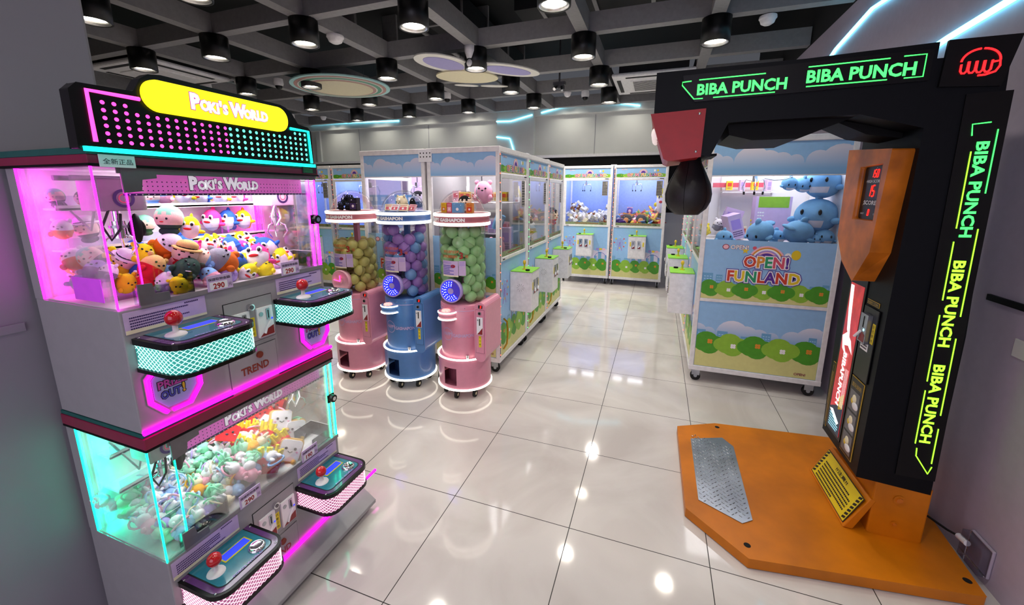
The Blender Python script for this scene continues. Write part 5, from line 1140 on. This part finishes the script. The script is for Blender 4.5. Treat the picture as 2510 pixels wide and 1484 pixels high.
cbox('c_white', 'label_white', 'label_cream'); cbox('c_cream', 'label_cream', 'ink_orange'); cbox('c_brown', 'fur_brown', 'label_cream'); cbox('c_pink', 'art_blush', 'art_pink', (.06, .05, .1)); cbox('c_blue', 'art_city', 'label_white', (.06, .05, .1)); cbox('c_lilac', 'label_lilac', 'art_lilac', (.08, .12, .16)); cbox('c_yellow', 'art_yellow', 'art_red', (.05, .04, .08))
for k, (a, c) in {'s_red': ('art_red', 'art_yellow'), 's_blue': ('blue_body', 'art_white'), 's_black': ('ink', 'art_orange'), 's_yellow': ('art_yellow', 'art_red'), 's_green': ('art_green', 'art_yellow'), 's_purple': ('art_purple', 'art_blush'), 's_white': ('label_white', 'art_red')}.items(): bag(k, a, c)
def heap(keys, x0, x1, y0, y1, z0, hf, n, lab, cat, sc=1.0, upright=.0):
    for i in range(n):
        x = x0+(x1-x0)*((i*.618+.13) % 1); y = y0+(y1-y0)*(i+.5)/n; h = hf((x-x0)/(x1-x0), (y-y0)/(y1-y0))
        k = rb.choice(keys); z = z0+h*rb.uniform(.35, 1)
        l = lab % KN[k]+', '+('left third' if x < x0+(x1-x0)/3 else 'middle' if x < x0+(x1-x0)*2/3 else 'right third')
        place(k, (x, y, z), (rb.uniform(-1.2, 1.2), rb.uniform(-1.2, 1.2), rb.uniform(-3, 3)), l, l.replace('pack ', 'packs ').replace('carton ', 'cartons ').replace('plush ', 'plushes '), cat=cat, scale=sc*rb.uniform(.85, 1.15))
KN = {'c_white': 'white', 'c_cream': 'cream', 'c_brown': 'brown', 'c_pink': 'pink', 'c_blue': 'blue', 'c_lilac': 'lilac', 'c_yellow': 'yellow', 's_red': 'red', 's_blue': 'blue', 's_black': 'black', 's_yellow': 'yellow', 's_green': 'green', 's_purple': 'purple', 's_white': 'white'}
heap(['c_white']*5+['c_brown', 'c_cream'], .60, 1.30, 5.42, 5.95, 1.0, lambda u, v: .14+.32*v*(.6+.4*math.sin(u*6+1)), 95, 'small %s carton piled in the far left cabinet window', 'box', 1.1)
heap(['s_red', 's_blue', 's_black', 's_yellow', 's_green', 's_purple', 's_white'], 1.45, 2.14, 5.42, 5.95, 1.0, lambda u, v: .10+.22*v*(.5+.5*u), 75, '%s snack pack piled in the far right cabinet window', 'snack', 1.05)
for x in (1.6, 1.83): place('s_black', (x, 5.45, 1.09), (.2, .3, 1.57), 'large black snack pack standing at the far window, %s one' % ('left' if x < 1.7 else 'right'), cat='snack', scale=1.7)
place('fish_yellow', (2.12, 5.6, 1.42), (0, 0, -1.57), 'tall yellow plush leaning in the far right cabinet', scale=(2.0, 2.0, 4.5))
# shelves inside the middle row seen through the near side glass
def shelf_unit(x0, x1, y0, y1, zs, lab):
    t = thing('display_shelf', lab, 'shelf', ((x0+x1)/2, (y0+y1)/2, .965))
    for z in zs: MB().box(x0, y0, z-.008, x1, y1, z, 'white_paint').build('shelf_board', t)
    for x in (x0, x1-.012): MB().box(x, y1-.012, .965, x+.012, y1, max(zs)+.15, 'white_paint').build('upright', t)
shelf_unit(.28, .84, 1.75, 2.12, (1.19, 1.46), 'white display shelf inside the nearest aisle cabinet')
shelf_unit(-.38, .18, 1.75, 2.12, (1.19, 1.42), 'white display shelf inside the hidden half nearest cabinet')
for i in range(9):
    x = .32+.06*i; k = rb.choice(['c_yellow', 'c_pink', 'c_blue', 'c_cream']); place(k, (x, 1.82, 1.515), (0, 0, rb.uniform(-.2, .2)), '%s carton on the upper shelf of the nearest aisle cabinet' % KN[k], '%s cartons on the upper shelf of the nearest aisle cabinet' % KN[k], 'box')
    k = rb.choice(['c_blue', 'c_pink', 'c_lilac']); place(k, (x, 1.84, 1.245), (0, 0, rb.uniform(-.2, .2)), '%s carton on the middle shelf of the nearest aisle cabinet' % KN[k], '%s cartons on the middle shelf of the nearest aisle cabinet' % KN[k], 'box', scale=.9)
for i in range(7):
    x = -.33+.075*i; k = rb.choice(['c_cream', 'c_lilac', 'c_blue']); place(k, (x, 1.84, 1.475), (0, 0, rb.uniform(-.2, .2)), '%s carton on a shelf behind the cream dog dome' % KN[k], '%s cartons on a shelf behind the cream dog dome' % KN[k], 'box', scale=1)
PROTO['plush_pinkbig'] = bear('rose', 'rose'); PROTO['plush_blackbig'] = doll('black', 'black', None, 'white'); PROTO['plush_tanbig'] = bear('white', 'amber'); PROTO['plush_greybig'] = bear('white', 'grey'); PROTO['kid'] = doll('black', 'red', None, 'skin')
KB = {'plush_pinkbig': 'pink', 'plush_blackbig': 'black haired', 'plush_tanbig': 'amber', 'plush_greybig': 'grey and white'}
place('plush_pinkbig', (.62, 1.75, 1.55), (0, 0, -1.3), 'large pink plush in the nearest aisle cabinet, up under its header', scale=2.2)
place('plush_blackbig', (-.02, 1.70, 1.50), (0, 0, -1.3), 'black haired plush hanging behind the middle dome', scale=1.5)
for i, (x, y, z, s) in enumerate(((.80, 1.62, 1.08, 1.9), (.55, 1.6, 1.05, 1.7), (.35, 1.6, 1.05, 1.7), (.75, 1.95, 1.07, 2.0), (.05, 1.6, 1.06, 1.7), (-.2, 1.6, 1.06, 1.7))):
    k = ['plush_pinkbig', 'plush_greybig', 'plush_pinkbig', 'plush_pinkbig', 'plush_greybig', 'plush_tanbig'][i]
    place(k, (x, y, z), (0, 0, -1+.4*i), '%s plush on the cabinet floor, %s' % (KB[k], ['by the aisle glass near corner', 'behind the right dome', 'left of the right dome', 'deeper by the aisle glass', 'behind the middle dome', 'behind the left dome'][i]), scale=s)
place('c_lilac', (.82, 1.80, 1.14), (0, 0, .2), 'large lilac carton against the nearest aisle window', cat='box', scale=1.3)
place('c_blue', (.80, 1.66, 1.30), (.2, .3, .6), 'pale blue carton tilted in the nearest aisle window', cat='box', scale=1.3)
for i in range(9):
    k = ['plush_tanbig', 'plush_greybig', 'plush_tanbig'][i % 3]
    place(k, (.74+.05*(i % 2), 2.32+.16*(i % 3), 1.06+.11*(i//3)), (0, 0, rb.uniform(-.6, .6)), '%s plush stacked in the second aisle window' % KB[k], '%s plushes stacked in the second aisle window' % KB[k], scale=1.7)
for i in range(3): place('plush_greybig', (.72, 3.12+.18*i, 1.07), (0, 0, rb.uniform(-.6, .6)), 'grey and white plush on the floor of the farthest aisle window', 'grey and white plushes on the floor of the farthest aisle window', scale=1.7)
place('kid', (.83, 3.42, 1.27), (0, 0, -.3), 'black haired doll plush with red shirt in the farthest aisle window', scale=2.2)
tag(MB().box(.64, 3.3, .967, .86, 3.55, 1.17, 'grey_body').build('display_block', bevel=.005), 'grey display block under the black haired doll', 'stand')
# right cabinet: blue plushes, cartons
def bluep(nm='plush_whale'):
    b = MB(); b.ell((0, 0, 0), (.05, .045, .042), 'fur_powder', nu=20, nv=14, fn=lambda d: 'fur_white' if (d.x > .72 and d.z < -.12) else None); o = b.build(nm, keep=True); o.location = LIM
    for s in (-1, 1):
        child(o, MB().ell((.015, s*.044, -.01), (.018, .012, .008), 'fur_powder', nu=8, nv=6), 'fin'); child(o, MB().ell((.045, s*.018, .01), (.004, .004, .007), 'eye_black', nu=8, nv=6), 'eye')
    child(o, MB().ell((-.052, 0, .01), (.02, .026, .008), 'fur_powder', nu=8, nv=6), 'tail'); child(o, MB().ell((-.005, 0, .044), (.016, .008, .014), 'fur_powder', nu=8, nv=6), 'crest')
    return o
PROTO['whale'] = bluep()
for (x, y, z), s, rot, lab in (((2.84, 1.98, 1.25), 2.0, (0, .5, -2.4), 'round powder blue plush with white belly lying at the side window'),
    ((3.09, 1.98, 1.26), 2.1, (.3, .2, .6), 'powder blue plush turned away, left of the stacked blue pair'),
    ((3.22, 2.10, 1.38), 3.1, (0, 0, -2.1), 'big powder blue plush standing in the window corner, lower of two stacked'),
    ((3.24, 2.12, 1.62), 2.6, (0, 0, -2.1), 'powder blue plush on top of the big one in the window corner'),
    ((3.26, 2.02, 1.22), 1.6, (0, 0, -1.6), 'flat powder blue plush under the big one, at the sill'),
    ((2.60, 2.0, 1.20), 1.4, (0, 0, -1.4), 'small powder blue plush lying at the left of the side window'),
    ((2.98, 2.10, 1.21), 1.3, (0, 0, -1.0), 'small powder blue plush between the two round ones'),
    ((3.20, 1.97, 1.21), .9, (0, 0, -1.6), 'tiny powder blue plush with eyes at the window sill'),
    ((3.02, 2.1, 1.62), 1.2, (0, .4, -1.5), 'powder blue plush hanging high, leftmost of the hanging three'),
    ((3.11, 2.1, 1.61), 1.3, (0, .4, -1.5), 'powder blue plush hanging high, middle of the hanging three'),
    ((3.20, 2.1, 1.62), 1.2, (0, .4, -1.5), 'powder blue plush hanging high, rightmost of the hanging three')): place('whale', loc := (x, y, z), rot, lab, scale=s)
place('c_lilac', (2.70, 2.30, 1.27), (0, -.3, .2), 'lilac carton tilted behind the round blue plush', cat='box', scale=1.3)
tag(MB().box(2.86, 2.35, 1.1, 3.12, 2.50, 1.52, 'label_lilac').fbox(FmY(2.35), 2.88, 1.43, .0004, 3.10, 1.52, .001, 'art_lime').lines(FmY(2.35), 2.88, 1.2, 2.93, 1.4, 8, 'label_white').build('poster_box'), 'tall lilac and green box behind the blue plushes', 'box')
tag(MB().box(2.46, 2.0, .967, 3.29, 2.65, 1.16, 'white_paint').build('display_block'), 'white display block filling the floor of the right cabinet', 'stand')
tag(MB().box(2.55, 2.62, 1.60, 3.0, 2.65, 1.64, 'art_pink').build('pink_strip'), 'pink strip crossing high inside the right cabinet', 'trim')
for i in range(8):
    k = ['pouch_yellow', 'plush_greybig', 'c_lilac', 'c_cream'][i % 4]; nm = {'pouch_yellow': 'yellow pillow plush', 'plush_greybig': 'grey and white plush', 'c_lilac': 'lilac carton', 'c_cream': 'cream carton'}[k]
    place(k, (2.50+.1*i, 2.45-.03*(i % 2), 1.22+.05*(i % 3)), (rb.uniform(-.4, .4), 0, -1.6), nm+' heaped at the back of the right cabinet', nm+' items heaped at the back of the right cabinet', cat='box' if k[0] == 'c' else 'plush toy', scale=1.2)
shelf_unit(2.62, 3.04, 2.52, 2.68, (1.56,), 'white display shelf high at the back of the right cabinet')
for i in range(4): place(['c_yellow', 'c_lilac'][i % 2], (2.68+.1*i, 2.60, 1.615), (0, 0, .1*i), '%s carton on the high shelf of the right cabinet' % ['yellow', 'lilac'][i % 2], '%s cartons on the high shelf of the right cabinet' % ['yellow', 'lilac'][i % 2], cat='box', scale=(1.0, 1.0, 1.0) if i % 2 == 0 else (.5, .5, .6))
tag(MB().tube([(2.84, 2.05, 1.66), (2.90, 2.03, 1.645), (2.97, 2.03, 1.65), (3.02, 2.05, 1.67)], .004, 'label_white', 6).build('cable'), 'white cable looping under the header inside the right cabinet', 'cable')
for i in range(10):
    k = ['pouch_yellow', 's_red', 's_yellow', 's_black'][i % 4]; nm = {'pouch_yellow': 'yellow pillow plush', 's_red': 'red snack pack', 's_yellow': 'yellow snack pack', 's_black': 'black snack pack'}[k]
    place(k, (2.52+.06*(i % 3), 2.85+.16*(i % 5), 1.07+.08*(i//5)), (.3, .2, 3.1), nm+' in the second window of the right row', nm+' items in the second window of the right row', cat='snack' if k[0] == 's' else 'plush toy', scale=1.2)

# ================================================================== PUNCH MACHINE
pu = thing('punch_machine', 'tall black boxing machine on an orange base with green lit lettering', 'punch machine', (2.9, .6, 0))
plate = [(2.315, .264), (2.547, .05), (3.362, .173), (3.40, .60), (3.42, 1.22), (3.232, 1.211), (2.541, 1.136), (2.306, 1.013)]
b = MB(); b.prism(plate, FZ(0), .004, .05, 'orange_paint'); pl = b.build('base_plate', pu, bevel=.006)
for i, (x, y) in enumerate(((2.550, 1.089), (2.554, .123), (3.338, .236))):
    b = MB(); b.lathe((x, y, .0505), [(.014, 0), (.011, .0012), (.006, .0006), (0, .0006)], 'dark_gap', 16); b.build('bolt_hole', pl)
st = [(2.378, .887), (2.563, .964), (2.614, .886), (2.604, .285), (2.556, .247), (2.378, .339)]
b = MB(); b.prism(list(reversed(st)), FZ(0), .05, .054, 'steel')
row = 0; y = .29
while y < .95:
    x = 2.39+(.0165 if row % 2 else 0)
    while x < 2.60:
        if not (y > .86+(2.6-x)*.4 or y < .355-(x-2.378)*.55):
            a = PI/4 if (row+int((x-2.39)/.033)) % 2 else -PI/4; c, s_ = math.cos(a), math.sin(a)
            b.ell((x, y, .0545), (.0085, .0028, .0022), 'steel', R=Matrix(((c, -s_, 0), (s_, c, 0), (0, 0, 1))), nu=7, nv=4)
        x += .033
    y += .0165; row += 1
tag(b.build('tread_plate', pl), 'silver checker plate step')
MB().tube([(XR-.04, .40, .12), (XR-.05, .46, .10), (XR-.07, .6, .07), (3.28, .66, .06)], .005, 'rubber').build('power_cord', pu)
# orange foot block and warning wedge
b = MB(); b.prism([(3.075, .397), (3.27, .397), (3.27, .80), (3.075, .80)], FZ(0), .05, .31, 'orange_paint'); fb = b.build('foot_block', pu, bevel=.006)
for z, r in ((.237, .022), (.117, .014)):
    b = MB(); g = Fr((3.165, .395, z), (1, 0, 0), (0, 0, 1)); b.ringflat(g, 0, 0, r*.4, r, .0015, 'orange_paint', n=8); b.tube([g.p(0, 0, 0), g.p(0, 0, .007)], r*.55, 'orange_plastic', 6); b.build('bolt', fb)
w0, w1, w2, w3 = Vector((2.973, .80, .052)), Vector((2.983, .385, .052)), Vector((3.068, .395, .215)), Vector((3.05, .79, .22))
b = MB(); bk = [Vector((3.01, .80, .052)), Vector((3.02, .385, .052)), Vector((3.09, .395, .21)), Vector((3.085, .79, .21))]
b.add([w0, w1, w2, w3]+bk, [(0, 1, 2, 3), (7, 6, 5, 4), (1, 0, 4, 5), (2, 1, 5, 6), (3, 2, 6, 7), (0, 3, 7, 4)], 'orange_paint'); wg = b.build('warning_wedge', pu, bevel=.003)
rv = (w1-w0).normalized(); uv = (w3-w0); uv = (uv-rv*uv.dot(rv)).normalized(); g = Fr(w0, rv, uv)
b = MB(); b.fbox(g, .015, .012, .0006, .40, .165, .0016, 'ink'); b.fbox(g, .019, .016, .0012, .396, .161, .0022, 'yellow_label')
for k in range(7):
    for a in (.022, .372): b.flat([(a, .022+.02*k), (a+.02, .030+.02*k), (a+.02, .042+.02*k), (a, .034+.02*k)], g, .003, 'ink')
b.text('!!注意!!', g.sh(.21, .128, .0026), .02, 'ink', align='C', c=.0004, w=.12, off=.02)
for i in range(6): b.lines(g, .060, .020+.017*i, .352, .037+.017*i, 1, 'ink', .0028, seed=i)
b.build('warning_label', wg)
# column and arm
gy = FmY(.395)
b = MB(); b.prism([(3.0, .31), (3.262, .29), (3.255, 1.0), (3.20, 2.03), (3.0, 2.03)], gy, -.405, 0, 'navy_black')
for v in b.v:
    if v.y > .79: v.y = .80+max(0, v.z-.31)*.06
col = b.build('column', pu, bevel=.004)
b = MB(); b.prism([(2.042, 1.90), (2.245, 1.905), (2.245, 1.715), (2.285, 1.705), (2.345, 1.845), (2.80, 1.85), (3.0, 1.79), (3.0, 2.0), (3.0, 2.085), (2.6, 2.07), (2.042, 2.068)], gy, -.40, 0, 'navy_black'); arm = b.build('arm', pu, bevel=.004)
b = MB(); b.prism([(2.35, 1.845), (2.36, 1.80), (2.45, 1.775), (2.62, 1.775), (2.80, 1.85)], gy, -.46, -.06, 'black_matte'); b.build('underside_cover', arm)
b = MB(); b.prism([(2.74, 1.86), (3.0, 1.80), (3.0, 1.77), (2.88, 1.79)], gy, -.34, -.14, 'black_matte'); b.build('bracket', arm)
# lit name boards
def biba(fr, x, z, h, m, w): 
    b = MB(); b.text('BIBA PUNCH', fr.sh(x, z), h, m, off=.03, c=.001, w=w); return b
b = MB(); b.prism([(2.16, 1.985), (2.205, 1.935), (2.985, 1.955), (2.985, 2.062), (2.15, 2.045)], gy, 0, .008, 'black_gloss'); nb = b.build('name_board', arm)
gq = gy.sh(0, 0, .008)
biba(gq, 2.212, 1.962, .042, 'green_led', .325).build('lettering', nb); biba(gq, 2.605, 1.978, .044, 'green_led', .335).build('lettering', nb)
b = MB(); T = lambda P, m='green_led', c=.001: b.tube([gq.p(x, z, c) for x, z in P], .0022, m, 4)
for P in ([(2.185, 2.020), (2.150, 2.018), (2.150, 2.005), (2.20, 1.947), (2.235, 1.947)], [(2.215, 2.022), (2.46, 2.026)], [(2.275, 1.948), (2.50, 1.952)], [(2.605, 2.036), (2.86, 2.042)], [(2.605, 1.964), (2.86, 1.968)], [(2.90, 2.045), (2.965, 2.046), (2.965, 1.97), (2.91, 1.969)]): T(P)
b.build('neon_outline', nb)
b = MB(); b.prism([(3.015, 1.93), (3.185, 1.92), (3.215, 2.085), (3.02, 2.085)], gy, 0, .012, 'black_gloss'); fl = b.build('logo_board', col)
b = MB(); q = gy.sh(3.115, 2.005, .014)
TT = lambda P: b.tube([q.p(x, z, 0) for x, z in P], .0034, 'red_led', 6)
TT([(.052*math.cos(a)-.0, .042*math.sin(a)) for a in [PI*(.0+.48*i/8) for i in range(9)]]); TT([(.052*math.cos(a), .042*math.sin(a)) for a in [PI*(.53+.45*i/8) for i in range(9)]])
fx = [-.052]
for k in range(4):
    x0 = -.05+.021*k; TT([(x0, .002 if k else -.006), (x0, -.028), (x0+.005, -.036), (x0+.012, -.036), (x0+.018, -.028), (x0+.019, .002)])
TT([(.036, -.004), (.052, -.002), (.054, -.018), (.045, -.036), (.02, -.045), (.0, -.046)])
b.build('fist_neon', fl)
# side lettering, reads downwards
b = MB(); b.prism([(3.13, .36), (3.262, .36), (3.225, 1.905), (3.10, 1.9)], gy, 0, .006, 'black_gloss'); sb = b.build('side_board', col)
def side_fr(x, z): return Fr(gy.p(x, z, .006), (0.028, 0, -1), (1, 0, .028))
def lean(z): return 3.155+(1.8-z)*.022
for z in (1.732, 1.296, .873):
    f = Fr(gy.p(lean(z), z, .007), Vector((.022, 0, -1)).normalized(), Vector((1, 0, .022)).normalized())
    m = 'green_led' if z > 1.7 else 'lime_led'
    b = MB(); b.text('BIBA PUNCH', f, .034, m, off=.03, c=.001, w=.343); b.build('lettering', sb)
b = MB(); f = lambda P, m='lime_led': b.tube([gy.p(lean(z)+x, z, .008) for x, z in P], .0022, m, 4)
f([(.028, 1.80), (-.022, 1.795), (-.018, 1.755)], 'green_led'); f([(.050, 1.775), (.050, 1.55)], 'green_led')
for z0, z1, sx in ((1.70, 1.42, -.012), (1.42, 1.08, .050), (1.37, 1.14, -.012), (1.08, .80, -.012), (.99, .66, .050), (.76, .52, -.012), (.60, .44, .052)): f([(sx, z0), (sx, z1)])
f([(-.004, .50), (-.002, .465), (.046, .39), (.055, .425)]); b.build('neon_outline', sb)
# orange score pad on the front
gx = FmX(3.0); b = MB(); pad = [(-.80, 1.75), (-.775, 1.345), (-.68, 1.235), (-.545, 1.165), (-.435, 1.31), (-.41, 1.32), (-.40, 1.72)]
win = [(-.64, 1.66), (-.64, 1.44), (-.455, 1.44), (-.455, 1.665)]
C = .08
def P3(a, z, c): return gx.p(a, z, c)
# ring of quads between pad outline and window so the opening is a real recess
out = [(-.80, 1.75), (-.775, 1.345), (-.435, 1.31), (-.40, 1.72)]
vs = [P3(a, z, C) for a, z in out]+[P3(a, z, C) for a, z in win]+[P3(a, z, C-.018) for a, z in win]
order_o = [0, 1, 2, 3]; order_w = [4, 5, 6, 7]
b.add(vs, [(0, 1, 5, 4), (1, 2, 6, 5), (2, 3, 7, 6), (3, 0, 4, 7), (4, 5, 9, 8), (5, 6, 10, 9), (6, 7, 11, 10), (7, 4, 8, 11)], 'orange_plastic')
low = [(-.775, 1.345), (-.68, 1.235), (-.545, 1.165), (-.435, 1.31)]
b.add([P3(a, z, C) for a, z in low], [(0, 1, 2, 3)], 'orange_plastic')
full = [(-.80, 1.75), (-.775, 1.345), (-.68, 1.235), (-.545, 1.165), (-.435, 1.31), (-.40, 1.72)]; n = len(full)
vs = [P3(a, z, C) for a, z in full]+[P3(a+(.0 if a < -.5 else -.02), z, .0) for a, z in full]
b.add(vs, [(i, n+i, n+(i+1) % n, (i+1) % n) for i in range(n)], 'orange_plastic'); pad = b.build('score_pad', pu, bevel=.012, seg=3)
b = MB(); b.fbox(gx, -.645, 1.435, C-.026, -.45, 1.67, C-.018, 'black_gloss'); sc = b.build('score_screen', pad)
q = gx.sh(0, 0, C-.0175); b = MB(); seg7(b, q.sh(-.575, 1.615), '150', .034, 'seg_red'); seg7(b, q.sh(-.585, 1.535), '15', .05, 'seg_red'); seg7(b, q.sh(-.56, 1.455), '0', .028, 'seg_red'); b.build('digits', sc)
b = MB(); b.text('HIGH SCORE', q.sh(-.545, 1.594), .012, 'label_white', align='C', w=.12, off=.02); b.text('SCORE', q.sh(-.55, 1.502), .017, 'label_white', align='C', w=.11, off=.03); b.text('CREDIT', q.sh(-.605, 1.46), .007, 'label_white', align='C'); b.text('COINS', q.sh(-.49, 1.46), .007, 'label_white', align='C')
for a, z in ((-.535, 1.655), (-.61, 1.60), (-.61, 1.50), (-.61, 1.42), (-.535, 1.405)): b.disc(q, a, z, .002, .002, .001, 'label_white', 6)
b.build('lettering', sc)
# front graphics under the pad
q = gx.sh(0, 0, .001)
b = MB(); b.fbox(q, -.755, .36, 0, -.585, 1.165, .004, 'black_gloss'); b.fbox(q, -.738, .375, .004, -.602, 1.13, .0055, 'poster_red')
def swirl(pts, m, c): b.flat(pts, q, c, m)
swirl([(-.735, 1.12), (-.70, 1.12), (-.675, .93), (-.66, .86), (-.70, .90), (-.72, 1.0)], 'poster_white', .0062); swirl([(-.735, .86), (-.69, .89), (-.64, .86), (-.61, .80), (-.66, .83), (-.70, .82), (-.66, .77), (-.715, .80)], 'poster_white', .0064); swirl([(-.738, .48), (-.602, .55), (-.602, .375), (-.738, .375)], 'poster_dark', .0061); swirl([(-.735, .47), (-.70, .48), (-.62, .44), (-.64, .42)], 'poster_white', .0066); swirl([(-.66, .56), (-.61, .60), (-.61, .52), (-.65, .50)], 'art_yellow', .0065)
ps = b.build('lit_poster', pu)
f = Fr(q.p(-.685, .79, .0075), (0, 0, -1), (0, -1, 0)); b = MB(); b.text('BIBAPUNCH', f, .036, 'poster_white', off=.04, w=.27)
for i in range(3): b.lines(Fr(q.p(-.64+.012*i, .72, .0075), (0, 0, -1), (0, -1, 0)), 0, 0, .2, .008, 1, 'poster_white', 0)
b.lines(q.sh(0, 0, .0006), -.725, .385, -.62, .46, 6, 'sky_print', .0068, seed=5); b.build('lettering', ps)
b = MB(); b.fbox(q, -.79, .345, 0, -.762, .70, .003, 'gold_ink') ; b.fbox(q, -.789, .347, .001, -.763, .698, .004, 'black_gloss'); b.text('!', q.sh(-.776, .665), .02, 'gold_ink', align='C', c=.0046)
for i in range(3): b.lines(Fr(q.p(-.786+.008*i, .65, .0042), (0, 0, -1), (0, -1, 0)), 0, 0, .28, .006, 1, 'gold_ink', .0, seed=i)
b.build('instruction_label', pu)
b = MB(); b.fbox(q, -.575, .34, 0, -.455, .72, .003, 'gold_ink'); b.fbox(q, -.572, .343, .001, -.458, .717, .004, 'black_gloss'); b.text('遊玩說明', q.sh(-.515, .675), .022, 'gold_ink', align='C', w=.09, c=.0046)
for k in range(3):
    z = .355+.105*k; b.fbox(q, -.56, z, .004, -.47, z+.095, .005, 'door_grey'); b.ell(q.p(-.515, z+.06, .005), (.004, .02, .02), 'label_cream', nu=8, nv=6); b.ell(q.p(-.50, z+.03, .005), (.004, .03, .018), 'label_white', nu=8, nv=6); b.ell(q.p(-.53, z+.045, .005), (.003, .014, .014), 'art_yellow', nu=8, nv=6)
b.build('instruction_label', pu)
b = MB(); b.fbox(q, -.57, .73, 0, -.44, 1.06, .006, 'black_gloss'); cd = b.build('coin_door', pu, bevel=.002)
b = MB(); b.fbox(q, -.545, .90, .006, -.48, 1.03, .024, 'steel'); b.fbox(q, -.515, .97, .024, -.508, 1.02, .025, 'dark_gap'); b.flat([(-.54, .905), (-.485, .905), (-.485, .94), (-.51, .95)], q, .0245, 'art_redcoin'); b.tube([q.p(-.52, .95, .026), q.p(-.545, .915, .035)], .006, 'label_white', 6); b.disc(q, -.50, .96, .006, .006, .0246, 'sky_led', 10); b.build('coin_slot', cd, bevel=.002)
b = MB(); b.fbox(q, -.545, .865, .006, -.48, .90, .0075, 'label_white'); b.lines(q, -.54, .87, -.485, .895, 2, 'ink', .008); b.fbox(q, -.47, .91, .006, -.448, 1.0, .0075, 'yellow_label')
for k in range(4): b.text('投代幣枚'[k], q.sh(-.459, .98-.021*k, .0075), .014, 'ink', align='C', c=.0004)
b.build('sticker', cd)
b = MB(); b.fbox(q, -.565, 1.07, 0, -.46, 1.09, .002, 'gold_ink'); b.fbox(q, -.563, 1.072, .001, -.462, 1.088, .003, 'black_gloss'); b.text('INSERT COIN', q.sh(-.512, 1.075), .010, 'gold_ink', align='C', w=.09, c=.0036); b.build('instruction_label', pu)
# red lamp housing and bag
gr = FmY(.38); b = MB(); b.prism([(2.028, 1.895), (2.252, 1.905), (2.248, 1.705), (2.115, 1.69), (2.095, 1.70)], gr, -.42, 0, 'red_plastic'); rh = b.build('red_housing', pu, bevel=.012, seg=3)
for y in (.50, .62, .72): 
    b = MB(); c = Vector((2.052, y-.03, 1.82)); b.ell(c, (.018, .022, .028), 'bulb_clear'); b.build('lamp', rh)
b = MB()
for x, z in ((2.228, 1.885), (2.226, 1.728)): b.ell((x, .379, z), (.006, .003, .006), 'screw', nu=8, nv=6)
b.build('screw', rh)
pb = MB(); pb.lathe((2.222, .58, 0), [(.03, 1.735), (.042, 1.72), (.05, 1.69), (.075, 1.64), (.098, 1.59), (.107, 1.545), (.104, 1.51), (.088, 1.475), (.062, 1.452), (.055, 1.445), (0, 1.447)], 'bag_black', 28)
for k in range(6):
    a = PI*k/3+.3; pb.tube([(2.222+r*math.cos(a)*1.003, .58+r*math.sin(a)*1.003, z) for r, z in ((.05, 1.69), (.075, 1.64), (.098, 1.59), (.107, 1.545), (.104, 1.51), (.088, 1.475), (.062, 1.452))], .0012, 'black_gloss', 4)
bgo = pb.build('punch_bag', pu)
b = MB(); b.prism([(2.13, 1.705), (2.32, 1.715), (2.32, 1.725), (2.13, 1.715)], FmY(.47), -.22, 0, 'black_matte'); b.cyl((2.222, .58, 1.72), (2.222, .58, 1.80), .02, 'chrome'); b.build('bag_mount', pu)

# remove unused prototypes
for k, o in list(PROTO.items()):
    if k not in USED:
        for c in kids(o): bpy.data.objects.remove(c)
        bpy.data.objects.remove(o)
